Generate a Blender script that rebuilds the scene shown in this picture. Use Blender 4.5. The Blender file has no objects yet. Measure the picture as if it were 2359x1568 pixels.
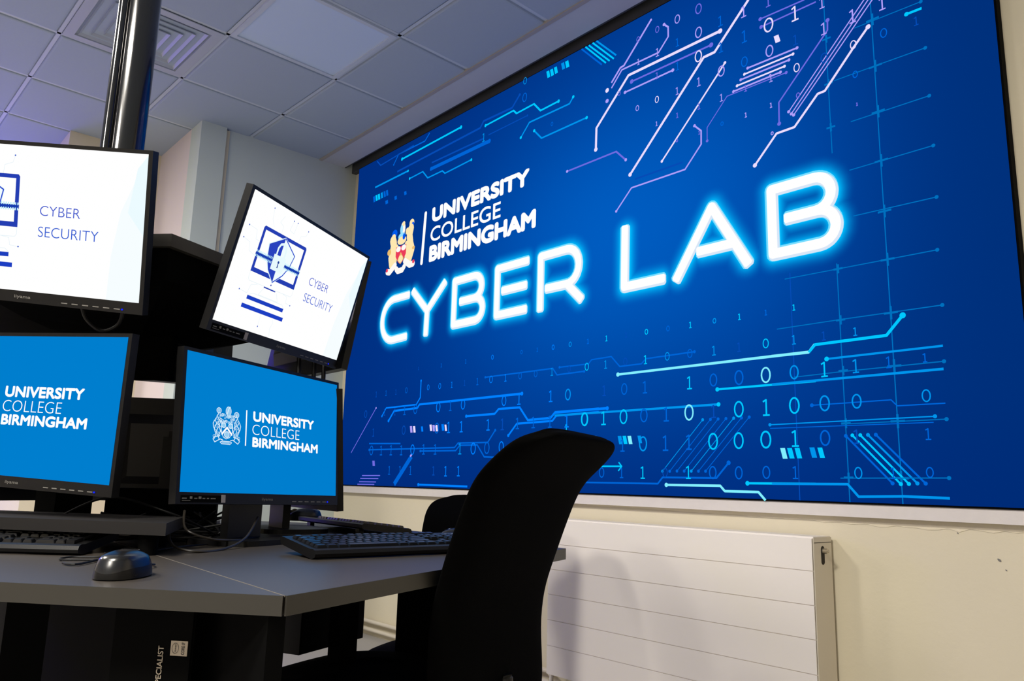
import bpy, bmesh, math, random
from math import sin, cos, pi, radians as R
from mathutils import Vector, Matrix, Euler
random.seed(7)
S = bpy.context.scene
C = S.collection
# ------------------------------------------------------------------ camera, view, world, large lights
Z0 = 0.88                                  # eye height of the camera above the floor
yaw, pit, rol = 0.8512, 0.1828, 0.0270
fw = Vector((-sin(yaw)*cos(pit), cos(yaw)*cos(pit), sin(pit)))
rt = Vector((cos(yaw), sin(yaw), 0)); up = rt.cross(fw)
r2 = rt*cos(rol) + up*sin(rol); u2 = up*cos(rol) - rt*sin(rol)
cam = bpy.data.objects.new('camera', bpy.data.cameras.new('camera')); C.objects.link(cam)
cam.matrix_world = Matrix(((r2.x, u2.x, -fw.x, 0), (r2.y, u2.y, -fw.y, 0), (r2.z, u2.z, -fw.z, Z0), (0, 0, 0, 1)))
cam.data.sensor_width = 36; cam.data.sensor_fit = 'HORIZONTAL'; cam.data.lens = 36*1800.5/2359
cam.data.clip_start = .02
S.camera = cam
S.view_settings.view_transform = 'Standard'; S.view_settings.look = 'None'
S.view_settings.exposure = 0; S.view_settings.gamma = 1; S.view_settings.use_curve_mapping = False
w = bpy.data.worlds.new('world'); S.world = w; w.use_nodes = True
w.node_tree.nodes['Background'].inputs[0].default_value = (.8, .85, 1, 1)
w.node_tree.nodes['Background'].inputs[1].default_value = .02
HC = Z0 + 2.135                            # ceiling height
TH = .0303; GX, GY = -3.5879, 1.2348       # ceiling grid: one node and its small turn against the wall
def G(i, j, z=HC): return Vector((GX + .6*(i*cos(TH) - j*sin(TH)), GY + .6*(i*sin(TH) + j*cos(TH)), z))
LIT = [(0, -4), (4, -4), (5, -6), (-5, -5)]      # ceiling lights that are switched on, behind the camera
LP = 90.0
def area(name, loc, rot, sx, sy, power, col):
    l = bpy.data.lights.new(name, 'AREA'); l.shape = 'RECTANGLE'; l.size = sx; l.size_y = sy; l.energy = power; l.color = col
    o = bpy.data.objects.new(name, l); C.objects.link(o); o.location = loc; o.rotation_euler = rot; return o
for (i, j) in LIT:
    area('panel_lamp', G(i+.5, j+.5, HC-.012), (0, 0, TH), .55, .55, LP, (1, .94, .84))

# ------------------------------------------------------------------ helpers
def lin(c): return tuple(((x/255)/12.92 if x/255 <= .04045 else ((x/255+.055)/1.055)**2.4) for x in c[:3])
def mat(name, rgb, rough=.6, metal=0, noise=0, nscale=20, bump=0, bscale=200, spec=.5, emit=0, coat=0):
    m = bpy.data.materials.new(name); m.use_nodes = True; nt = m.node_tree; b = nt.nodes['Principled BSDF']
    c = lin(rgb) + (1,)
    b.inputs['Base Color'].default_value = c; b.inputs['Roughness'].default_value = rough; b.inputs['Metallic'].default_value = metal
    b.inputs['Specular IOR Level'].default_value = spec; b.inputs['Coat Weight'].default_value = coat
    if emit: b.inputs['Emission Color'].default_value = c; b.inputs['Emission Strength'].default_value = emit
    tc = nt.nodes.new('ShaderNodeTexCoord')
    if noise:
        n = nt.nodes.new('ShaderNodeTexNoise'); n.inputs['Scale'].default_value = nscale; n.inputs['Detail'].default_value = 5
        nt.links.new(tc.outputs['Object'], n.inputs['Vector'])
        mx = nt.nodes.new('ShaderNodeMix'); mx.data_type = 'RGBA'
        mx.inputs[6].default_value = tuple(x*(1-noise) for x in c[:3]) + (1,); mx.inputs[7].default_value = tuple(min(1, x*(1+noise)) for x in c[:3]) + (1,)
        nt.links.new(n.outputs[0], mx.inputs[0]); nt.links.new(mx.outputs[2], b.inputs['Base Color'])
    if bump:
        n = nt.nodes.new('ShaderNodeTexNoise'); n.inputs['Scale'].default_value = bscale; n.inputs['Detail'].default_value = 3
        nt.links.new(tc.outputs['Object'], n.inputs['Vector'])
        bp = nt.nodes.new('ShaderNodeBump'); bp.inputs['Strength'].default_value = bump; bp.inputs['Distance'].default_value = .002
        nt.links.new(n.outputs[0], bp.inputs['Height']); nt.links.new(bp.outputs[0], b.inputs['Normal'])
    return m
def emat(name, rgb, k=1.0):
    m = bpy.data.materials.new(name); m.use_nodes = True; nt = m.node_tree; nt.nodes.clear()
    o = nt.nodes.new('ShaderNodeOutputMaterial'); e = nt.nodes.new('ShaderNodeEmission')
    e.inputs[1].default_value = k
    if rgb is None:
        a = nt.nodes.new('ShaderNodeAttribute'); a.attribute_name = 'Col'; nt.links.new(a.outputs[0], e.inputs[0])
    else: e.inputs[0].default_value = lin(rgb) + (1,)
    nt.links.new(e.outputs[0], o.inputs[0]); return m
M = dict(
    wall=mat('wall_paint', (220, 211, 186), .75, noise=.03, nscale=3, bump=.25, bscale=60),
    wall2=mat('far_wall_paint', (200, 211, 206), .75, noise=.03, nscale=3, bump=.2, bscale=60),
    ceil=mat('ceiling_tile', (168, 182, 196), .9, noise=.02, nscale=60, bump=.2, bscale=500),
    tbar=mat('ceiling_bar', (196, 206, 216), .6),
    plaster=mat('ceiling_margin', (196, 200, 204), .85, noise=.02),
    carpet=mat('carpet', (172, 168, 164), .95, noise=.12, nscale=180, bump=.6, bscale=900),
    slot=mat('dark_recess', (64, 66, 68), .8),
    white=mat('radiator_enamel', (240, 234, 226), .35, noise=.01, nscale=4),
    radside=mat('shaded_cream_enamel', (214, 205, 188), .45),  # darker enamel copy: side-panel shade in the colour, cream on the pipes
    trim=mat('white_trim', (222, 216, 212), .5, noise=.05, nscale=30, bump=.3, bscale=40),
    hole=mat('slot_shadow', (40, 34, 26), .9), brass=mat('valve_metal', (200, 190, 170), .3, .8),
    desk=mat('desk_laminate', (62, 57, 52), .36, noise=.08, nscale=300, bump=.12, bscale=700, spec=.45), riser=mat('riser_laminate', (34, 33, 34), .45, spec=.3),
    band=mat('desk_edge', (48, 46, 41), .42), blackpanel=mat('black_panel', (5, 5, 5), .8, spec=.06),
    shelf=mat('shelf_edge', (70, 68, 64), .5), plastic=mat('black_plastic', (15, 15, 16), .38, bump=.1, bscale=900, spec=.3),
    back=mat('monitor_back', (46, 44, 42), .5), gloss=mat('gloss_black', (10, 10, 11), .16, spec=.7, coat=.3),
    mousetop=mat('mouse_shell', (20, 20, 20), .24, spec=.6), mouseband=mat('mouse_band', (26, 27, 30), .25, spec=.6),
    key=mat('key_plastic', (20, 21, 24), .28, spec=.6), fabric=mat('black_fabric', (5, 5, 5), .95, bump=.5, bscale=1400, spec=.04),
    strip=mat('seam_highlight', (104, 98, 90), .6), grey=mat('grey_print', (120, 118, 114), .6), pale=mat('pale_print', (205, 205, 205), .6),
    pcgrey=mat('dark_grey_case', (32, 34, 37), .45), cable=mat('cable_black', (10, 10, 11), .5, spec=.3), cableg=mat('cable_grey', (42, 38, 33), .35),
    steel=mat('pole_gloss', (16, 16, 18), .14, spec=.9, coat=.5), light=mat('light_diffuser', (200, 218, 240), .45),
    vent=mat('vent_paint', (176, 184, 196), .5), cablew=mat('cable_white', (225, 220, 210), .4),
    sticker=mat('silver_sticker', (190, 178, 160), .5), led=emat('blue_led', (20, 40, 255), 1.2),
)
def tag(o, label=None, cat=None, group=None, kind=None):
    if label: o['label'] = label
    if cat: o['category'] = cat
    if group: o['group'] = group
    if kind: o['kind'] = kind
    return o
def ob(name, bm, m, parent=None, smooth=False, bevel=0, seg=2):
    if bevel:
        es = [e for e in bm.edges if len(e.link_faces) == 2 and e.calc_face_angle(0) > .6]
        bmesh.ops.bevel(bm, geom=es, offset=bevel, segments=seg, affect='EDGES', profile=.7, clamp_overlap=True)
    bmesh.ops.recalc_face_normals(bm, faces=bm.faces)
    me = bpy.data.meshes.new(name); bm.to_mesh(me); bm.free()
    for mm in (m if isinstance(m, (list, tuple)) else [m]): me.materials.append(mm)
    if smooth:
        for p in me.polygons: p.use_smooth = True
        try: me.set_sharp_from_angle(angle=R(35))
        except Exception: pass
    o = bpy.data.objects.new(name, me); C.objects.link(o)
    if parent: o.parent = parent
    return o
def empty(name, loc=(0, 0, 0), rz=0, label=None, cat=None, group=None):
    o = bpy.data.objects.new(name, None); C.objects.link(o); o.location = loc; o.rotation_euler = (0, 0, rz); o.empty_display_size = .05
    return tag(o, label, cat, group)
def NB(): return bmesh.new()
def box(bm, x0, x1, y0, y1, z0, z1, T=None, mi=0):
    vs = [bm.verts.new(Vector(p) if T is None else T @ Vector(p)) for p in ((x0, y0, z0), (x1, y0, z0), (x1, y1, z0), (x0, y1, z0), (x0, y0, z1), (x1, y0, z1), (x1, y1, z1), (x0, y1, z1))]
    for f in ((0, 3, 2, 1), (4, 5, 6, 7), (0, 1, 5, 4), (1, 2, 6, 5), (2, 3, 7, 6), (3, 0, 4, 7)):
        bm.faces.new([vs[i] for i in f]).material_index = mi
def prism(bm, pts, z0, z1, T=None):
    a = [bm.verts.new((T or Matrix()) @ Vector((p[0], p[1], z0))) for p in pts]; b = [bm.verts.new((T or Matrix()) @ Vector((p[0], p[1], z1))) for p in pts]
    n = len(pts); bm.faces.new(a[::-1]); bm.faces.new(b)
    for i in range(n): bm.faces.new((a[i], a[(i+1) % n], b[(i+1) % n], b[i]))
def loft(bm, rings, cap=True):
    rr = [[bm.verts.new(p) for p in r] for r in rings]; n = len(rr[0])
    for a, b in zip(rr, rr[1:]):
        for i in range(n): bm.faces.new((a[i], a[(i+1) % n], b[(i+1) % n], b[i]))
    if cap: bm.faces.new(rr[0][::-1]); bm.faces.new(rr[-1])
def circ(r, z, n=32, cx=0, cy=0, rot=0): return [Vector((cx + r*cos(2*pi*i/n+rot), cy + r*sin(2*pi*i/n+rot), z)) for i in range(n)]
def tube(bm, pts, r, n=10, smooth_n=0):
    pts = [Vector(p) for p in pts]
    if smooth_n:
        q = []
        P = [pts[0]] + pts + [pts[-1]]
        for k in range(1, len(P)-2):
            for s in range(smooth_n):
                t = s/smooth_n; a, b, c, d = P[k-1:k+3]
                q.append(.5*((2*b) + (c-a)*t + (2*a-5*b+4*c-d)*t*t + (3*b-a-3*c+d)*t**3))
        pts = q + [pts[-1]]
    rings = []; ref = Vector((0, 0, 1))
    for i, p in enumerate(pts):
        d = (pts[min(i+1, len(pts)-1)] - pts[max(i-1, 0)]).normalized()
        x = d.cross(ref)
        if x.length < .05: x = d.cross(Vector((1, 0, 0)))
        x.normalize(); y = d.cross(x)
        rings.append([p + x*r*cos(2*pi*k/n) + y*r*sin(2*pi*k/n) for k in range(n)])
    loft(bm, rings)
def cyl(bm, a, b, r, n=16): tube(bm, [a, b], r, n)
def textmesh(s, bold=0.0, shear=0):
    cu = bpy.data.curves.new('txt', 'FONT'); cu.body = s; cu.size = 1; cu.offset = bold; cu.resolution_u = 5; cu.shear = shear
    o = bpy.data.objects.new('txt', cu); C.objects.link(o)
    dg = bpy.context.evaluated_depsgraph_get(); dg.update(); me = o.evaluated_get(dg).to_mesh()
    v = [(p.co.x, p.co.y) for p in me.vertices]; f = [tuple(p.vertices) for p in me.polygons]
    o.evaluated_get(dg).to_mesh_clear(); bpy.data.objects.remove(o); bpy.data.curves.remove(cu)
    return v, f
_tc = {}
def text_in(bm, s, x0, x1, y0, y1, F, bold=0, mi=0):
    """text stretched into a rectangle; F maps (x, y) of the flat surface to a point"""
    if (s, bold) not in _tc: _tc[(s, bold)] = textmesh(s, bold)
    v, f = _tc[(s, bold)]
    ax = min(p[0] for p in v); bx = max(p[0] for p in v); ay = min(p[1] for p in v); by = max(p[1] for p in v)
    vs = [bm.verts.new(F(x0 + (p[0]-ax)/(bx-ax)*(x1-x0), y0 + (p[1]-ay)/(by-ay)*(y1-y0))) for p in v]
    for q in f:
        try: bm.faces.new([vs[i] for i in q]).material_index = mi
        except ValueError: pass
class Art:
    """flat drawing made of small polygons, one colour per polygon"""
    def __init__(s): s.v = []; s.f = []; s.c = []; s.d = 0.0
    def poly(s, pts, col):
        b = len(s.v); s.d += 6e-6
        s.v += [(p[0], p[1], s.d) for p in pts]; s.f.append(tuple(range(b, b+len(pts)))); s.c.append(col)
    def mesh2(s, vv, ff, col):
        b = len(s.v); s.d += 6e-6; s.v += [(p[0], p[1], s.d) for p in vv]
        for q in ff: s.f.append(tuple(b+i for i in q)); s.c.append(col)
    def disc(s, x, y, r, col, n=14, ry=None): s.poly([(x + r*cos(2*pi*i/n), y + (ry or r)*sin(2*pi*i/n)) for i in range(n)], col)
    def line(s, pts, w, col, rnd=True, closed=False):
        pts = [Vector(p) for p in pts]; vv = []; ff = []
        seg = list(zip(pts, pts[1:])) + ([(pts[-1], pts[0])] if closed else [])
        for a, b in seg:
            d = (b-a).normalized(); n = Vector((-d.y, d.x))*w/2; k = len(vv)
            vv += [a+n, b+n, b-n, a-n]; ff.append((k, k+3, k+2, k+1))
        if rnd or len(pts) > 2:
            for p in (pts if rnd else pts[1:-1]):
                k = len(vv); vv += [p + Vector((cos(2*pi*i/12), sin(2*pi*i/12)))*w/2 for i in range(12)]; ff.append(tuple(range(k, k+12)))
        s.mesh2(vv, ff, col)
    def arc(s, cx, cy, rx, ry, a0, a1, w, col, n=14): s.line([(cx+rx*cos(R(a0+(a1-a0)*i/n)), cy+ry*sin(R(a0+(a1-a0)*i/n))) for i in range(n+1)], w, col)
    def text(s, t, x0, x1, y0, y1, col, bold=0):
        kb = min(bold, 0)
        if (t, kb) not in _tc: _tc[(t, kb)] = textmesh(t, kb)
        v, f = _tc[(t, kb)]
        ax = min(p[0] for p in v); bx = max(p[0] for p in v); ay = min(p[1] for p in v); by = max(p[1] for p in v)
        bw = max(bold, 0)*(y1-y0)*.5                      # heavier letters: the outline drawn again, shifted all round
        x0 += bw; x1 -= bw; y0 += bw; y1 -= bw
        for k in range(9 if bw else 1):
            ox, oy = (0, 0) if k == 8 or not bw else (bw*cos(pi*k/4), bw*sin(pi*k/4))
            s.mesh2([(ox + x0 + (p[0]-ax)/(bx-ax)*(x1-x0), oy + y0 + (p[1]-ay)/(by-ay)*(y1-y0)) for p in v], f, col)
    def build(s, name, m, parent, F):
        """F maps (x, y, lift) to the surface"""
        me = bpy.data.meshes.new(name); me.from_pydata([F(*p) for p in s.v], [], s.f)
        ca = me.color_attributes.new('Col', 'FLOAT_COLOR', 'CORNER'); k = 0
        for p, c in zip(me.polygons, s.c):
            L = lin(c) + (1,)
            for li in p.loop_indices: ca.data[li].color = L
        me.materials.append(m); o = bpy.data.objects.new(name, me); C.objects.link(o); o.parent = parent; return o
EM = emat('screen_image', None)
def copy_tree(o, parent=None, link=True):
    c = o.copy(); C.objects.link(c); c.parent = parent
    for ch in o.children: copy_tree(ch, c)
    return c
LINES=[('C',0.012,[(0.536,2.037),(1.143,2.045)],'b',2),('C',0.01,[(1.369,1.977),(1.602,1.982),(1.627,1.957),(1.762,1.961),(1.812,1.906),(1.942,1.909)],'b',2),('c',0.009,[(1.666,1.807),(1.73,1.87),(2.019,1.867),(2.044,1.894)],'b',2),('c',0.009,[(1.768,1.811),(1.824,1.752),(2.135,1.753)],'b',2),('c',0.009,[(0.635,1.878),(0.776,1.882),(0.831,1.826),(0.978,1.827),(1.006,1.804),(1.252,1.812)],'b',2),('b',0.022,[(0.863,1.874),(1.406,1.873)],'b',0.9),('d',0.01,[(0.867,1.912),(1.357,1.905)],'',2),('d',0.012,[(0.487,1.967),(1.323,1.979),(1.351,2.01),(1.59,2.002),(1.648,2.055)],'e',1.3),('b',0.009,[(0.441,2.028),(0.492,2.083),(0.782,2.078),(0.83,2.116)],'s',1.6),('c',0.012,[(0.227,1.933),(0.612,1.935)],'e',1.2),('d',0.006,[(1.398,1.912),(1.713,1.914)],'e',2),('d',0.009,[(0.232,2.116),(0.28,2.072),(0.662,2.089)],'',2),('C',0.008,[(2.123,2.126),(2.256,1.986)],'',2),('C',0.008,[(2.145,2.125),(2.279,1.987)],'',2),('C',0.008,[(2.17,2.127),(2.305,1.987)],'',2),('c',0.008,[(2.195,2.126),(2.319,1.999)],'',2),('b',0.008,[(2.097,2.126),(2.23,1.988)],'',2),('W',0.013,[(2.877,1.87),(2.393,1.868),(2.199,1.678),(2.196,1.572)],'b',1.7),('W',0.012,[(3.01,1.946),(2.849,1.788),(2.796,1.787),(2.402,1.388)],'e',1.7),('V',0.008,[(2.833,1.827),(2.412,1.83)],'b',3.2),('P',0.008,[(2.639,1.793),(2.373,1.792)],'b',2.3),('P',0.01,[(2.523,2.084),(2.366,1.927),(2.345,1.925),(2.291,1.871)],'s',1),('P',0.008,[(2.595,2.029),(2.617,2.007),(2.617,1.961),(2.564,1.908),(2.354,1.911),(2.291,1.844)],'s',2),('W',0.008,[(2.896,1.721),(2.869,1.692),(2.577,1.397)],'b',1.7),('V',0.008,[(2.01,1.519),(2.321,1.522),(2.377,1.465)],'b',2),('P',0.007,[(2.322,1.238),(2.41,1.324),(2.695,1.325),(2.776,1.41),(2.777,1.468),(2.745,1.501)],'b',2),('d',0.008,[(2.429,1.359),(2.685,1.36)],'',2),('V',0.004,[(2.805,1.415),(2.806,1.472),(2.902,1.573),(3.158,1.572)],'b',3),('P',0.007,[(2.998,1.656),(3.205,1.653)],'b',1),('W',0.007,[(2.983,1.636),(3.188,1.635)],'b',1),('P',0.007,[(2.966,1.619),(3.171,1.618)],'b',1),('W',0.007,[(2.949,1.6),(3.152,1.6)],'b',1),('P',0.007,[(2.932,1.582),(3.135,1.583)],'b',1),('V',0.006,[(3.059,1.839),(3.243,1.833)],'s',3.2),('V',0.006,[(3.062,1.804),(3.286,1.803)],'s',3.2),('V',0.006,[(3.122,1.379),(3.124,1.464),(3.324,1.671),(3.326,1.71)],'b',3.2),('W',0.009,[(3.016,1.246),(3.11,1.344),(3.182,1.345),(3.276,1.441),(3.303,1.442),(3.412,1.562),(3.468,1.619)],'b',2.2),('P',0.0045,[(3.162,1.413),(3.46,1.727)],'s',2.6),('P',0.0045,[(3.172,1.401),(3.474,1.72)],'s',2.6),('P',0.0045,[(3.181,1.393),(3.488,1.713)],'s',2.6),('C',0.009,[(3.596,1.607),(3.644,1.606)],'s',1.8),('B',0.012,[(0.547,0.381),(0.602,0.437),(0.841,0.441),(0.86,0.46),(1.724,0.462)],'b',1.6),('B',0.009,[(0.471,0.412),(0.513,0.459),(0.828,0.461),(0.865,0.499),(0.865,0.595)],'b',1.6),('b',0.007,[(1.44,0.566),(1.935,0.566),(1.963,0.533),(2.136,0.534)],'b',2),('b',0.006,[(1.979,0.567),(2.162,0.565),(2.18,0.582),(2.296,0.584),(2.344,0.536),(2.462,0.536),(2.486,0.555),(2.727,0.558)],'b',2.4),('B',0.011,[(1.293,0.373),(1.523,0.374),(1.554,0.397),(1.71,0.396),(1.77,0.332),(1.925,0.335),(1.953,0.358),(2.225,0.362)],'s',1.6),('B',0.011,[(1.952,0.36),(2.274,0.361)],'e',1.6),('B',0.01,[(1.632,0.263),(1.692,0.318),(1.937,0.321),(1.963,0.344),(2.225,0.347)],'s',1.6),('c',0.009,[(1.952,0.345),(2.832,0.345)],'e',2),('V',0.006,[(0.134,0.198),(0.399,0.465)],'e',2),('b',0.008,[(0.343,0.251),(0.687,0.244)],'',2),('b',0.008,[(0.347,0.213),(1.203,0.212),(1.232,0.235),(1.476,0.233),(1.532,0.292)],'b',2),('b',0.008,[(0.89,0.198),(1.214,0.196),(1.248,0.223),(1.393,0.222),(1.452,0.161),(1.565,0.157)],'s',2),('b',0.03,[(0.643,0.012),(0.806,0.17)],'',2),('P',0.012,[(0.793,0.17),(0.808,0.179)],'',2),('B',0.01,[(0.886,0.014),(1.324,0.012)],'s',2),('b',0.007,[(2.123,0.045),(2.543,0.046),(2.567,0.071),(2.816,0.071),(2.87,0.127)],'e',3),('K',0.009,[(2.585,0.042),(2.832,0.043),(2.851,0.024),(2.989,0.024),(3.016,-0.004)],'s',2),('C',0.008,[(2.946,0.054),(3.205,0.056)],'s',2.4),('c',0.008,[(3.043,0.054),(3.314,0.057),(3.348,0.018),(3.489,0.023),(3.62,0.021)],'',2),('K',0.01,[(2.334,0.502),(3.201,0.505),(3.223,0.529)],'s',2),('K',0.01,[(3.058,0.505),(3.2,0.504)],'',2),('C',0.01,[(3.2,0.504),(3.224,0.528),(3.466,0.53),(3.52,0.588)],'e',2.2),('C',0.008,[(2.828,0.402),(3.221,0.402)],'s',2.4),('c',0.008,[(3.056,0.403),(3.629,0.406)],'',2),('c',0.007,[(3.263,0.474),(3.632,0.477)],'s',2.8),('b',0.004,[(3.203,0.32),(3.468,0.322),(3.486,0.302),(3.627,0.302)],'s',4.5),('c',0.004,[(3.043,0.26),(3.595,0.264)],'b',4),('b',0.003,[(3.043,0.247),(3.59,0.246)],'',2),('C',0.007,[(2.216,0.114),(2.356,0.114)],'',2),('C',0.006,[(2.339,0.131),(2.356,0.114),(2.337,0.095)],'',2),('C',0.006,[(2.029,0.297),(2.03,0.253)],'s',2),('c',0.003,[(2.567,0.095),(2.76,0.29)],'b',2.2),('b',0.003,[(2.602,0.095),(2.795,0.29)],'b',2.2),('b',0.003,[(2.637,0.096),(2.829,0.29)],'b',2.2),('b',0.003,[(2.671,0.096),(2.863,0.29)],'b',2.2),('c',0.003,[(2.704,0.096),(2.896,0.29)],'b',2.2),('b',0.003,[(2.737,0.096),(2.929,0.29)],'b',2.2),('b',0.003,[(2.769,0.096),(2.961,0.291)],'b',2.2),('b',0.006,[(3.316,0.213),(3.457,0.062)],'b',1.1),('C',0.006,[(3.338,0.214),(3.482,0.06)],'b',1.1),('C',0.006,[(3.364,0.214),(3.506,0.061)],'b',1.1),('c',0.006,[(3.389,0.214),(3.531,0.063)],'b',1.1),('b',0.006,[(3.414,0.214),(3.555,0.063)],'b',1.1),('V',0.006,[(0.284,0.058),(0.488,0.06)],'',2),('V',0.006,[(0.265,0.041),(0.471,0.042)],'',2),('V',0.006,[(0.254,0.021),(0.447,0.022)],'',2),('V',0.006,[(0.235,0.005),(0.43,0.007)],'',2),('g',0.0035,[(3.421,1.635),(3.643,1.63)],'e',3),('g',0.0035,[(3.339,1.467),(3.493,1.465),(3.646,1.462)],'e',3),('g',0.0035,[(3.39,1.293),(3.647,1.293)],'e',3),('g',0.0035,[(3.376,1.119),(3.648,1.122)],'e',3),('g',0.0035,[(3.381,0.953),(3.646,0.95)],'e',3),('g',0.0035,[(3.083,0.601),(3.316,0.603),(3.639,0.603)],'e',3),('g',0.0035,[(3.142,0.422),(3.311,0.426),(3.632,0.429)],'e',3),('g',0.0035,[(3.306,0.252),(3.627,0.254)],'e',3),('g',0.0035,[(3.291,0.076),(3.622,0.08)],'e',3)]
BLOCKS=[('C',1.866,2.085,0.020,0.039),('C',1.893,2.084,0.020,0.039),('C',1.921,2.085,0.020,0.038),('c',1.972,2.087,0.020,0.038),('C',2.001,2.085,0.022,0.038),('b',0.227,1.851,0.022,0.042),('C',0.256,1.853,0.023,0.041),('C',0.286,1.852,0.023,0.041),('c',0.32,1.853,0.022,0.041),('b',0.353,1.853,0.022,0.041),('b',0.383,1.852,0.022,0.040),('b',0.384,1.79,0.030,0.025),('b',0.488,1.791,0.026,0.025),('b',0.597,1.793,0.025,0.024),('W',3.127,1.724,0.020,0.031),('K',3.093,0.159,0.018,0.037),('C',3.119,0.159,0.018,0.036),('C',3.147,0.159,0.018,0.036),('c',3.201,0.16,0.018,0.035),('C',3.229,0.159,0.017,0.035),('K',2.205,0.23,0.020,0.030),('c',2.348,0.223,0.020,0.035),('C',2.374,0.223,0.019,0.034),('K',2.401,0.222,0.019,0.034),('c',2.453,0.223,0.017,0.031),('P',0.791,0.322,0.021,0.037),('W',0.822,0.321,0.021,0.036),('B',0.899,0.32,0.018,0.029),('W',0.982,0.324,0.020,0.035),('P',1.01,0.321,0.020,0.035),('W',1.036,0.32,0.019,0.035),('B',1.093,0.322,0.021,0.035),('W',1.119,0.319,0.016,0.034),('V',0.409,0.132,0.026,0.031)]
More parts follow.
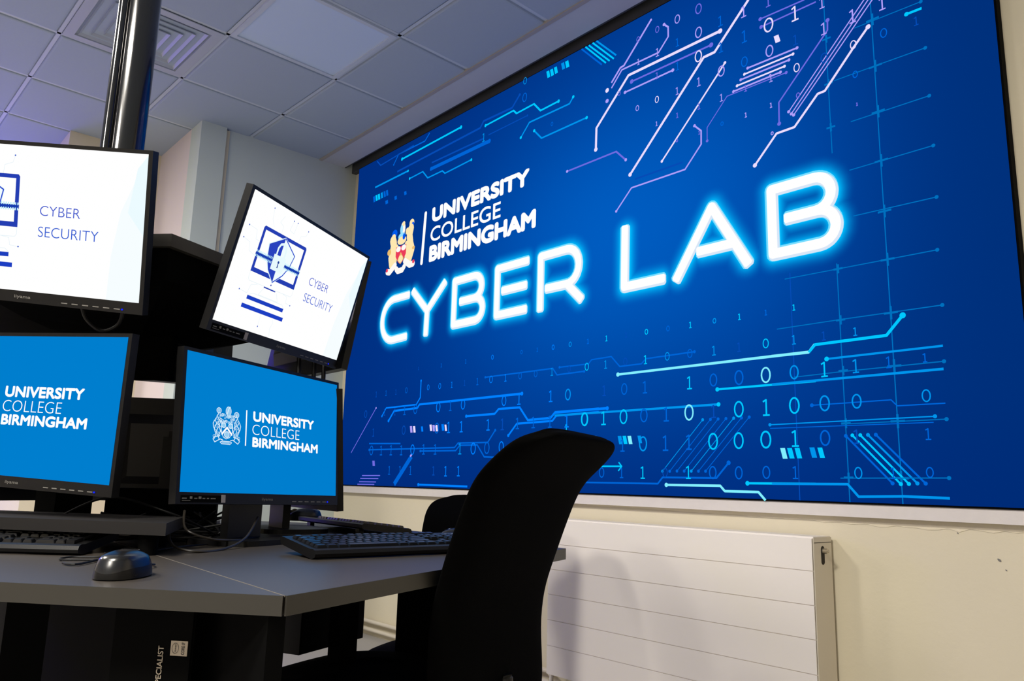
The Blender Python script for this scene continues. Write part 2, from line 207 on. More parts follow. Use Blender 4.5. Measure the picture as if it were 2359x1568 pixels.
DIGITS=[('0',1.69,2.118,0.040,'c'),('0',1.69,2.024,0.052,'b'),('1',1.357,1.91,0.050,'c'),('0',1.9,1.802,0.023,'b'),('0',2.776,2.018,0.048,'V'),('0',2.667,2.021,0.042,'P'),('0',2.559,2.021,0.032,'V'),('0',2.451,2.021,0.028,'V'),('1',2.665,1.912,0.039,'b'),('1',2.88,1.913,0.047,'b'),('0',2.774,1.91,0.051,'P'),('1',2.558,1.911,0.040,'P'),('1',2.451,1.91,0.030,'P'),('0',2.771,1.802,0.053,'W'),('1',2.879,1.795,0.045,'b'),('1',2.664,1.801,0.038,'b'),('1',2.555,1.801,0.032,'V'),('0',2.879,1.691,0.048,'P'),('1',2.77,1.687,0.040,'P'),('0',2.339,1.8,0.024,'V'),('1',2.661,1.688,0.035,'P'),('0',2.554,1.689,0.032,'W'),('1',2.876,1.576,0.033,'P'),('0',2.445,1.688,0.028,'P'),('1',2.769,1.578,0.028,'V'),('1',2.551,1.577,0.022,'P'),('1',2.66,1.577,0.024,'V'),('0',2.877,1.464,0.019,'b'),('1',2.768,1.462,0.017,'V'),('0',2.657,1.464,0.015,'V'),('1',2.987,1.905,0.051,'P'),('1',3.095,1.896,0.044,'V'),('1',3.202,1.795,0.062,'W'),('1',3.308,1.787,0.044,'P'),('1',3.31,1.683,0.048,'P'),('1',3.416,1.683,0.053,'P'),('1',3.519,1.682,0.048,'P'),('0',3.094,1.797,0.061,'W'),('1',2.987,1.796,0.053,'b'),('0',2.985,1.688,0.044,'b'),('0',3.094,1.688,0.049,'P'),('1',3.2,1.687,0.042,'d'),('0',3.201,1.574,0.036,'W'),('1',3.095,1.575,0.034,'P'),('1',2.986,1.574,0.028,'V'),('0',3.414,1.574,0.034,'W'),('0',3.307,1.569,0.040,'d'),('0',3.202,1.463,0.022,'V'),('0',3.415,1.461,0.027,'b'),('1',3.092,1.464,0.021,'P'),('1',2.984,1.463,0.021,'P'),('1',3.415,1.349,0.013,'V'),('0',3.093,1.35,0.015,'P'),('0',3.519,1.572,0.035,'b'),('1',3.624,1.568,0.032,'d'),('1',0.836,0.668,0.019,'d'),('1',1.054,0.665,0.023,'b'),('1',1.273,0.665,0.024,'b'),('0',1.494,0.665,0.026,'B'),('0',1.715,0.667,0.021,'b'),('1',1.827,0.666,0.022,'b'),('0',1.936,0.666,0.025,'B'),('0',2.048,0.667,0.023,'b'),('1',2.159,0.668,0.023,'b'),('1',0.394,0.549,0.036,'d'),('1',0.504,0.549,0.034,'b'),('1',0.612,0.548,0.032,'d'),('0',0.722,0.55,0.034,'b'),('0',0.94,0.551,0.033,'B'),('0',1.049,0.55,0.034,'B'),('1',1.158,0.549,0.035,'B'),('1',1.27,0.55,0.031,'d'),('1',1.378,0.549,0.038,'b'),('0',1.488,0.551,0.039,'B'),('1',1.6,0.55,0.038,'B'),('0',1.71,0.55,0.035,'b'),('0',1.82,0.551,0.035,'b'),('1',1.93,0.55,0.037,'c'),('0',2.043,0.552,0.030,'d'),('0',2.153,0.553,0.036,'C'),('0',0.285,0.434,0.047,'d'),('1',0.5,0.435,0.042,'d'),('1',0.612,0.431,0.041,'d'),('1',0.714,0.434,0.054,'b'),('0',0.824,0.435,0.056,'b'),('0',1.044,0.435,0.058,'B'),('1',1.153,0.434,0.053,'b'),('0',1.264,0.436,0.054,'B'),('0',1.594,0.435,0.052,'B'),('1',1.704,0.437,0.057,'B'),('1',1.925,0.436,0.055,'B'),('0',2.038,0.436,0.056,'b'),('1',0.386,0.317,0.050,'d'),('0',0.716,0.32,0.054,'d'),('0',1.039,0.32,0.060,'b'),('1',1.145,0.32,0.061,'B'),('1',1.256,0.32,0.060,'B'),('1',1.476,0.321,0.059,'B'),('1',1.586,0.319,0.058,'d'),('1',1.698,0.319,0.056,'b'),('1',1.81,0.319,0.055,'b'),('1',1.922,0.318,0.057,'b'),('1',2.031,0.317,0.061,'B'),('0',2.144,0.319,0.061,'C'),('0',0.377,0.209,0.059,'b'),('1',0.486,0.207,0.058,'b'),('1',0.593,0.207,0.060,'b'),('1',0.701,0.205,0.058,'b'),('0',0.815,0.207,0.059,'B'),('1',0.923,0.207,0.058,'b'),('1',1.032,0.205,0.057,'b'),('1',1.251,0.205,0.060,'c'),('0',1.363,0.204,0.062,'B'),('0',1.473,0.205,0.061,'b'),('0',1.584,0.208,0.057,'B'),('1',0.586,0.091,0.050,'b'),('1',0.698,0.091,0.051,'b'),('1',0.804,0.091,0.051,'b'),('1',1.025,0.09,0.050,'d'),('1',1.135,0.088,0.055,'B'),('1',1.246,0.089,0.054,'B'),('0',2.048,0.667,0.025,'c'),('1',2.158,0.667,0.024,'b'),('1',2.269,0.667,0.026,'C'),('1',2.381,0.668,0.023,'d'),('0',2.491,0.668,0.025,'C'),('0',2.602,0.667,0.024,'b'),('1',2.711,0.667,0.026,'C'),('0',2.823,0.668,0.022,'c'),('1',2.932,0.668,0.025,'C'),('1',3.042,0.668,0.022,'b'),('1',3.152,0.67,0.023,'C'),('1',2.265,0.552,0.037,'c'),('0',2.377,0.554,0.033,'d'),('1',2.485,0.551,0.038,'C'),('0',2.597,0.553,0.035,'c'),('0',2.707,0.553,0.036,'b'),('1',2.817,0.552,0.038,'c'),('1',2.927,0.553,0.036,'d'),('0',3.038,0.554,0.036,'C'),('1',3.147,0.554,0.034,'c'),('0',2.038,0.436,0.052,'c'),('1',2.257,0.438,0.047,'d'),('0',2.371,0.437,0.050,'b'),('1',2.481,0.436,0.052,'b'),('1',2.702,0.437,0.052,'C'),('0',2.813,0.439,0.051,'b'),('0',2.924,0.439,0.057,'b'),('0',3.034,0.439,0.059,'K'),('0',3.144,0.439,0.051,'c'),('0',2.142,0.32,0.061,'C'),('1',2.254,0.319,0.060,'C'),('0',2.367,0.32,0.063,'C'),('0',2.476,0.32,0.057,'b'),('1',2.588,0.319,0.058,'b'),('0',2.699,0.321,0.064,'K'),('1',2.81,0.319,0.050,'d'),('0',2.92,0.322,0.061,'C'),('1',3.03,0.322,0.061,'C'),('0',3.14,0.323,0.059,'C'),('1',2.361,0.2,0.052,'b'),('0',2.471,0.205,0.062,'c'),('1',2.583,0.205,0.062,'b'),('1',2.695,0.206,0.060,'b'),('0',2.806,0.207,0.064,'C'),('0',2.916,0.207,0.062,'C'),('0',3.026,0.208,0.064,'C'),('1',3.137,0.209,0.058,'C'),('0',2.246,0.088,0.044,'b'),('1',2.356,0.087,0.043,'b'),('1',2.468,0.089,0.050,'C'),('0',2.581,0.09,0.038,'d'),('1',2.691,0.091,0.050,'C'),('0',2.802,0.091,0.049,'b'),('0',2.913,0.091,0.048,'b'),('0',3.024,0.093,0.046,'b'),('1',3.133,0.093,0.044,'b'),('1',3.257,0.554,0.032,'d'),('1',3.366,0.555,0.029,'c'),('1',3.253,0.439,0.053,'C'),('1',3.361,0.44,0.047,'c'),('1',3.468,0.442,0.038,'b'),('1',3.578,0.445,0.029,'b'),('0',3.25,0.324,0.055,'c'),('0',3.359,0.324,0.049,'c'),('0',3.575,0.328,0.040,'c'),('0',3.246,0.208,0.054,'b'),('1',3.352,0.209,0.047,'d'),('1',3.572,0.211,0.036,'b'),('0',3.352,0.093,0.039,'c'),('1',3.461,0.093,0.035,'b'),('0',3.57,0.096,0.033,'b')]
# ------------------------------------------------------------------ room shell
YW = 2.57; XR = 2.6; XE = -4.635; XF = -5.36; XL = -8.0; YB = -5.2
def struct(name, bm, m, parent=None, **k): return tag(ob(name, bm, m, parent, **k), kind='structure')
bm = NB(); box(bm, XL-.2, XR+.2, YB-.2, YW+.2, -.1, 0); struct('floor', bm, M['carpet'])
bm = NB(); box(bm, XE, XR, YW, YW+.15, 0, HC-.03); struct('wall_front', bm, M['wall'])
bm = NB(); box(bm, XE-.15, XE, 1.66, YW+.15, 0, HC+.16); struct('wall_left', bm, M['wall2'])
bm = NB(); box(bm, XE-.15, XE+.025, 1.485, 1.64, 0, HC); struct('trim_1', bm, M['wall2'])   # pillar standing proud of the end wall
bm = NB(); box(bm, XE-.02, XE+.012, 1.64, 1.665, 0, HC-.01); struct('trim_2', bm, mat('pipe_boxing', (206, 196, 168), .6))
bm = NB(); box(bm, XF-.15, XE-.15, 1.485, 1.66, 0, HC); struct('wall_recess', bm, mat('recess_paint', (226, 214, 214), .75, noise=.02, nscale=3))
bm = NB(); box(bm, XF-.15, XF, .93, 1.485, 0, HC); struct('wall_far', bm, M['wall'])
bm = NB(); box(bm, XL-.15, XF-.15, .93, 1.08, 0, HC); struct('wall_side', bm, M['wall'])
bm = NB(); box(bm, XL-.15, XL, YB, .93, 0, HC); struct('wall_end', bm, M['wall'])
bm = NB(); box(bm, XL-.15, XR+.15, YB-.15, YB, 0, HC); struct('wall_back', bm, M['wall'])
bm = NB(); box(bm, XR, XR+.15, YB, YW+.15, 0, HC+.16); struct('wall_right', bm, M['wall'])
# ceiling: tiles with rebated edges over a grid of bars, plaster margin, dark slot above the display
YP = 2.304
bm = NB(); box(bm, XL-.15, XR+.15, YB-.15, YP, HC+.009, HC+.06)
for i in range(-8, 12):
    for j in range(-11, 3):
        c = [G(i, j), G(i+1, j), G(i+1, j+1), G(i, j+1)]
        if c[0].x < XL-.5 or c[1].x > XR+.6 or c[0].y < YB-.6: continue
        if (i, j) in ((0, 0), (-1, -1)) or (i, j) in LIT: continue
        if min(p.y for p in c) > YP: continue
        m_ = sum(c, Vector())/4
        def ins(d, z, clip=True):
            out = []
            for p in c:
                q = m_ + (p-m_)*(1-d/.3); q.z = z
                if q.y > YP-.02: q.y = YP-.02
                out.append(q)
            return out
        if min(p.y for p in c) > YP-.06: continue
        a = [bm.verts.new(p) for p in ins(.013, HC+.009)]; b = [bm.verts.new(p) for p in ins(.016, HC+.002)]; d = [bm.verts.new(p) for p in ins(.024, HC)]
        for u, v in ((a, b), (b, d)):
            for k in range(4): bm.faces.new((u[k], u[(k+1) % 4], v[(k+1) % 4], v[k]))
        bm.faces.new(d)
struct('ceiling', bm, M['ceil'])
bm = NB()
for i in range(-8, 12): 
    a, b = G(i, -11, HC+.006), G(i, 3, HC+.006); 
    t = (YP-a.y)/(b.y-a.y); b = a.lerp(b, min(1, t))
    d = Vector((cos(TH), sin(TH), 0))*.009
    vs = [bm.verts.new(p) for p in (a-d, a+d, b+d, b-d)]; bm.faces.new(vs)
for j in range(-11, 2):
    a, b = G(-8, j, HC+.006), G(12, j, HC+.006); d = Vector((-sin(TH), cos(TH), 0))*.009
    vs = [bm.verts.new(p) for p in (a-d, b-d, b+d, a+d)]; bm.faces.new(vs)
struct('trim_3', bm, M['tbar'])
bm = NB(); box(bm, XE-.1, XR, YP, 2.475, HC-.004, HC+.05); struct('trim_4', bm, M['plaster'])
bm = NB(); box(bm, XE-.1, XR, YP-.022, YP, HC-.007, HC+.012); struct('trim_5', bm, mat('edge_angle', (176, 168, 158), .5))
bm = NB(); box(bm, XE, XR, 2.475, 2.485, HC-.004, HC+.16); box(bm, XE, XR, 2.475, YW+.15, HC+.15, HC+.17); box(bm, XE, XR, YW-.035, YW+.15, HC-.03, HC+.16); struct('trim_6', bm, M['slot'])
# ceiling lights
def ceiling_light(i, j, label, lit):
    c = G(i+.5, j+.5, HC); t = empty('ceiling_light', c, TH, label, 'ceiling light')
    b = NB()
    for (x0, x1, y0, y1) in ((-.29, .29, -.29, -.268), (-.29, .29, .268, .29), (-.29, -.268, -.268, .268), (.268, .29, -.268, .268)): box(b, x0, x1, y0, y1, -.004, .012)
    ob('frame', b, M['tbar'], t)
    b = NB(); box(b, -.268, .268, -.268, .268, .002, .01)
    ob('diffuser', b, emat('lit_diffuser', (255, 244, 225), 3.0) if lit else M['light'], t)
    return t
ceiling_light(0, 0, 'square flat ceiling light panel, switched off, beside the air vent', False)
for k, (i, j) in enumerate(LIT): tag(ceiling_light(i, j, 'square ceiling light panel glowing white, behind the camera', True), group='lit ceiling panels')
for k, o in enumerate([o for o in bpy.data.objects if o.name.startswith('panel_lamp')]): pass
# air vent
c = G(-.5, -.5, HC); vt = empty('ceiling_vent', c, TH, 'square four-way ceiling air vent with nested white louvres', 'air vent')
def sqring(bm, h0, h1, z0, z1):
    a = [(-1, -1), (1, -1), (1, 1), (-1, 1)]
    A = [bm.verts.new((x*h0, y*h0, z0)) for x, y in a]; B = [bm.verts.new((x*h1, y*h1, z1)) for x, y in a]
    A2 = [bm.verts.new((x*h0, y*h0, z0+.004)) for x, y in a]; B2 = [bm.verts.new((x*h1, y*h1, z1+.004)) for x, y in a]
    for k in range(4):
        n = (k+1) % 4
        bm.faces.new((A[k], A[n], B[n], B[k])); bm.faces.new((A2[k], B2[k], B2[n], A2[n])); bm.faces.new((A[k], A2[k], A2[n], A[n])); bm.faces.new((B[k], B[n], B2[n], B2[k]))
b = NB(); sqring(b, .29, .245, -.002, -.002); sqring(b, .245, .238, -.002, .03); ob('frame', b, M['vent'], vt)
b = NB(); box(b, -.245, .245, -.245, .245, .05, .06); ob('duct', b, M['hole'], vt)
for k in range(5):
    h = .232 - k*.045; b = NB(); sqring(b, h, h-.019, -.002, .016); ob('louvre', b, M['vent'], vt)

# ------------------------------------------------------------------ radiator, pipes, trim under the display
RY = 2.43; RX0, RX1 = -2.497, -1.292
rd = empty('radiator', ((RX0+RX1)/2, 2.49, .106), 0, 'white flat-fronted horizontal panel radiator on the cream wall', 'radiator')
def L2(o, root): o.location = -Vector(root.location); return o
zz = [.106, .221, .324, .428, .531, .636, .738]
b = NB()
for a, c in zip(zz, zz[1:]): box(b, RX0, RX1, RY, RY+.014, a+.0012, c-.0012)
box(b, RX0, RX1, RY+.0035, RY+.03, .108, .736); L2(ob('front_panel', b, M['white'], rd, bevel=.001, seg=1), rd)
b = NB(); box(b, RX0, RX1, RY+.03, RY+.12, .115, .725); L2(ob('core', b, M['white'], rd), rd)
b = NB(); box(b, RX0, RX1, RY+.012, RY+.122, .7365, .7425); L2(ob('top_grille', b, M['white'], rd), rd)
for s, x in ((1, RX1), (-1, RX0)):
    b = NB(); x0, x1 = (x, x+.004) if s > 0 else (x-.004, x)
    box(b, x0, x1, RY+.006, RY+.122, .11, .7395); sp = L2(ob('side_panel', b, M['radside'], rd, bevel=.001, seg=1), rd)
    if s > 0:
        b = NB(); n = 16
        pts = [(RY+.062+.0115*cos(a), .665+(.0 if sin(a) < 0 else .036)+.0115*sin(a)) for a in [2*pi*k/n for k in range(n)]]
        A = [b.verts.new((x1+.0006, p[0], p[1])) for p in pts]; B = [b.verts.new((x1-.001, p[0], p[1])) for p in pts]
        b.faces.new(A)
        for k in range(n): b.faces.new((A[k], A[(k+1) % n], B[(k+1) % n], B[k]))
        L2(ob('vent_hole', b, M['hole'], rd), rd)
        b = NB(); cyl(b, (x1-.002, RY+.064, .697), (x1+.016, RY+.064, .697), .0085, 14); cyl(b, (x1+.016, RY+.064, .697), (x1+.021, RY+.064, .697), .004, 8)
        L2(ob('bleed_valve', b, M['brass'], rd, smooth=True), rd)
        b = NB(); box(b, x1, x1+.0005, RY+.008, RY+.12, .7225, .7245); L2(ob('seam_line', b, M['hole'], rd), rd)
b = NB(); cyl(b, (RX0-.03, RY+.06, .06), (RX0-.03, RY+.06, .15), .009); cyl(b, (RX0-.045, RY+.06, .15), (RX0, RY+.06, .15), .011); cyl(b, (RX0-.03, RY+.06, .15), (RX0-.03, RY+.06, .175), .015)
L2(ob('valve', b, M['trim'], rd, smooth=True), rd)
for z, lab in ((.085, 'upper of the two thin cream heating pipes running low along the wall'), (.04, 'lower of the two thin cream heating pipes running low along the wall')):
    b = NB(); tube(b, [(XE+.03, YW-.03, z), (RX0-.1, YW-.03, z), (RX0-.03, RY+.06, z)], .011, 12)
    tag(ob('heating_pipe', b, M['radside'], smooth=True), lab, 'pipe', 'heating pipes along the wall')
b = NB(); tube(b, [(RX0-.05, RY+.02, .03), (-2.1, RY+.03, .035), (-1.6, RY+.03, .03), (-1.2, RY+.05, .03)], .012, 12); tag(ob('heating_pipe', b, M['brass'], smooth=True), 'grey metal pipe low under the white radiator', 'pipe')
# white board under the display with broken plaster below it
b = NB(); box(b, XE+.02, XR, YW-.032, YW, .855-.047, .855-.004); struct('trim_7', b, M['trim'])
b = NB(); xs = [-2.4+.03*k for k in range(110)]
top = [(x, .808) for x in xs]; lo = [(x, .806 - .004 - (.012+.012*random.random())*max(0, min(1, (x+2.2)/1.0))) for x in xs]
for k in range(len(xs)-1):
    if xs[k+1] > XR: break
    q = [b.verts.new((top[k][0], YW-.004, top[k][1])), b.verts.new((top[k+1][0], YW-.004, top[k+1][1])), b.verts.new((lo[k+1][0], YW-.0015, lo[k+1][1])), b.verts.new((lo[k][0], YW-.0015, lo[k][1]))]; b.faces.new(q)
struct('trim_8', b, mat('ragged_plaster', (232, 222, 196), .85, bump=.8, bscale=50))
for (x, z, r) in ((-.80, .706, .0045), (-.785, .680, .0022), (-.905, .775, .0022)):
    bm = NB(); prism(bm, [(r*cos(a)*(1.6 if cos(a) < 0 else 1), r*sin(a)*.7) for a in [2*pi*k/10 for k in range(10)]], 0, .0012, Matrix.Translation((x, YW-.0002, z)) @ Matrix.Rotation(pi/2, 4, 'X') @ Matrix.Rotation(-.7, 4, 'Z')); struct('trim_9', bm, M['grey'])
# ------------------------------------------------------------------ video wall
DX, DY, DZ = -4.525, 2.53, .855; DW, DH = 3.85, 2.128
dw = empty('video_wall', (DX, DY, DZ), 0, 'huge blue lit video wall reading CYBER LAB among circuit lines', 'display screen')
b = NB(); box(b, -.006, DW+.006, .003, YW-DY+.001, -.006, DH+.006); ob('housing', b, M['blackpanel'], dw)
COL = dict(W=(236, 222, 255), P=(176, 160, 250), V=(112, 108, 225), C=(0, 200, 255), c=(0, 148, 236), b=(0, 100, 214), B=(0, 128, 255), d=(6, 76, 182), K=(130, 240, 255), g=(0, 112, 190))
WH = (255, 255, 255)
def arcp(cx, cy, rx, ry, a0, a1, n=10): return [(cx+rx*cos(R(a0+(a1-a0)*i/n)), cy+ry*sin(R(a0+(a1-a0)*i/n))) for i in range(n+1)]
y0, y1, ym = .880, 1.126, 1.003
def Bl(x, xr): 
    w_ = xr-x; r = .0615
    return [[(x, y1), (x, y0)], [(x, y1)] + arcp(xr-r-.012, (y1+ym)/2, r, r, 90, -90) + [(x+.075, ym)], [(x+.1, ym)] + arcp(xr-r, (y0+ym)/2, r, r, 90, -90) + [(x, y0)]]
STR = []
STR += [[(.680, y1)] + [(.56, y1)] + arcp(.545, .998, .128, .128, 95, 265, 14) + [(.56, y0-.009), (.672, y0-.006)]]
STR += [[(.755, 1.128), (.895, 1.0)], [(1.045, 1.128), (.895, 1.0)], [(.895, 1.0), (.892, .878)]]
STR += Bl(1.150, 1.400)
STR += [[(1.73, y1), (1.516, y1), (1.516, y0), (1.72, y0)], [(1.578, ym), (1.718, ym)]]
STR += [[(1.842, .878), (1.842, y1)] + arcp(2.02, 1.041, .078, .085, 90, -85) + [(1.902, .958)], [(2.02, .958), (2.102, .882)]]
STR += [[(2.376, 1.130), (2.372, y0), (2.564, y0)]]
STR += [[(2.657, .878), (2.822, 1.128), (2.968, .882)], [(2.775, .958), (2.905, .958)]]
STR += Bl(3.082, 3.322)
SW = .050
# picture background with the soft halo of the letters, as a fine grid of coloured points
import numpy as np
NX, NY = 560, 300
gx = np.linspace(0, DW, NX+1); gy = np.linspace(0, DH, NY+1); XX, YY = np.meshgrid(gx, gy)
dist = np.full(XX.shape, 9.0)
for st in STR:
    for (ax, ay), (bx, by) in zip(st, st[1:]):
        dx, dy = bx-ax, by-ay; t = np.clip(((XX-ax)*dx + (YY-ay)*dy)/(dx*dx+dy*dy+1e-9), 0, 1)
        dist = np.minimum(dist, np.hypot(XX-ax-t*dx, YY-ay-t*dy))
g = np.exp(-(((XX-2.35)/1.25)**2 + ((YY-1.15)/.85)**2)); e = np.exp(-(((XX-3.85)/.45)**2))
dark = np.array([0, 46, 128.]); mid = np.array([0, 92, 192.]); edge = np.array([0, 46, 118.])
col = dark + (mid-dark)*g[..., None]; col = col + (edge-col)*(e*.75)[..., None]
lowc = np.clip(1-YY/.35, 0, 1)*.25; col = col*(1-lowc[..., None]) + np.array([0, 34, 112.])*lowc[..., None]
h = np.clip(1-(dist-SW/2)/.062, 0, 1)**2.0; col = col*(1-h[..., None]) + np.array([0, 190, 255.])*h[..., None]
c_ = col/255; lc = np.where(c_ <= .04045, c_/12.92, ((c_+.055)/1.055)**2.4)
me = bpy.data.meshes.new('screen')
idx = np.arange((NX+1)*(NY+1)).reshape(NY+1, NX+1)
me.from_pydata(np.stack([XX.ravel(), np.zeros(XX.size), YY.ravel()], 1).tolist(), [], np.stack([idx[:-1, :-1].ravel(), idx[:-1, 1:].ravel(), idx[1:, 1:].ravel(), idx[1:, :-1].ravel()], 1).tolist())
ca = me.color_attributes.new('Col', 'FLOAT_COLOR', 'POINT'); ca.data.foreach_set('color', np.concatenate([lc.reshape(-1, 3), np.ones((XX.size, 1))], 1).ravel())
me.materials.append(EM); so = bpy.data.objects.new('screen', me); C.objects.link(so); so.parent = dw
A = Art()
for xv, ya, yb in ((3.484, 0, 2.05), (3.318, 0, .80), (3.318, 1.20, 2.0), (3.145, 0, .80)): A.line([(xv, ya), (xv-.004+.008*0, yb)], .0035, COL['g'] if xv > 3.2 else COL['d'], False)
for yv, ya in ((.78, 3.12),): A.line([(ya, yv), (3.636, yv)], .0035, COL['g'], False); A.disc(3.636, yv, .0062, COL['g'])
for yv in ( 1.64, 1.465, 1.298, 1.122, .945, .78, .602, .429, .254, .078):
    for xv in (3.484, 3.318):
        if xv < 3.4 and .85 < yv < 1.2: continue
        k = .022 if xv > 3.4 else .016
        A.line([(xv-k, yv-.0), (xv+k, yv)], .007, COL['g'], False); A.line([(xv, yv-k), (xv, yv+k)], .007, COL['g'], False)
for (cl, w_, pts, d, r) in LINES:
    A.line(pts, w_, COL[cl], False)
    dc = COL['W'] if cl == 'W' else COL['P'] if cl in 'PV' and r < 3 else COL[cl]
    if cl == 'c' : dc = COL['C'] if w_ > .006 else dc
    if d in ('s', 'b'): A.disc(pts[0][0], pts[0][1], max(w_*(1+(r-1)*.5)*.62, .0062), dc)
    if d in ('e', 'b'): A.disc(pts[-1][0], pts[-1][1], max(w_*(1+(r-1)*.5)*.62, .0062), dc)
for (cl, x, y, w_, h_) in BLOCKS: A.poly([(x-w_/2-h_*.12, y+h_/2), (x+w_/2-h_*.12, y+h_/2), (x+w_/2+h_*.12, y-h_/2), (x-w_/2+h_*.12, y-h_/2)], COL[cl])
def digit(A, ch, x, y, h, col):
    w_ = h*.29; t = max(h*.1, .0035)
    if ch == '0': A.line([(x+w_*cos(2*pi*k/18), y+(h/2-t/2)*sin(2*pi*k/18)*(1.0)) for k in range(18)], t, col, False, closed=True)
    else:
        A.line([(x-.18*h, y+.34*h), (x+.03*h, y+h/2-t/2), (x+.03*h, y-h/2+t/2)], t, col, False); A.line([(x-.2*h, y-h/2+t/2), (x+.24*h, y-h/2+t/2)], t, col, False)
for (ch, x, y, h_, cl) in DIGITS: digit(A, ch, x, y, h_, COL[cl])
DOT1, DOT2 = (2.267, 1.841), (2.267, 1.788)
A.disc(DOT1[0], DOT1[1], .011, COL['W']); A.disc(DOT2[0], DOT2[1], .010, COL['P'])
# big letters: body with a paler lower lip, as drawn on the screen
def joined(p, me_):
    for o in STR:
        if (Vector(o[0])-me_[0]).length < 1e-5 and (Vector(o[-1])-me_[-1]).length < 1e-5: continue
        for a, b in zip(o, o[1:]):
            a, b = Vector(a), Vector(b); t = max(0, min(1, (p-a).dot(b-a)/max(1e-9, (b-a).length_squared)))
            if (p-a-(b-a)*t).length < .014: return True
    return False
def ext(st, k=.021):
    st = [Vector(p) for p in st]
    gap = joined(st[0], st), joined(st[-1], st)
    if not gap[0]: st[0] = st[0] - (st[1]-st[0]).normalized()*k
    if not gap[1]: st[-1] = st[-1] + (st[-1]-st[-2]).normalized()*k
    return st
def blunt(st, w_, col, off=(0, 0)):
    st0 = st; st = [p+Vector(off) for p in ext(st)]; A.line(st, w_, col, False)
    raw = [Vector(p)+Vector(off) for p in st0]
    for p, q, r_ in ((st[0], st[1], raw[0]), (st[-1], st[-2], raw[-1])):
        if (p-r_).length < 1e-5: A.disc(p.x, p.y, w_/2, col); continue          # end caps with small rounded corners
        d = (p-q).normalized(); n = Vector((-d.y, d.x)); h = w_/2; c = h*.35
        A.poly([p-n*h, p-n*h+d*.001, p-n*(h-c)+d*c, p+n*(h-c)+d*c, p+n*h+d*.001, p+n*h], col)
for st in STR: blunt(st, SW+.005, (120, 222, 255))
for st in STR: blunt(st, SW-.004, (216, 230, 247), (.003, -.0035))
for st in STR: blunt(st, SW-.013, WH, (-.0015, .002))
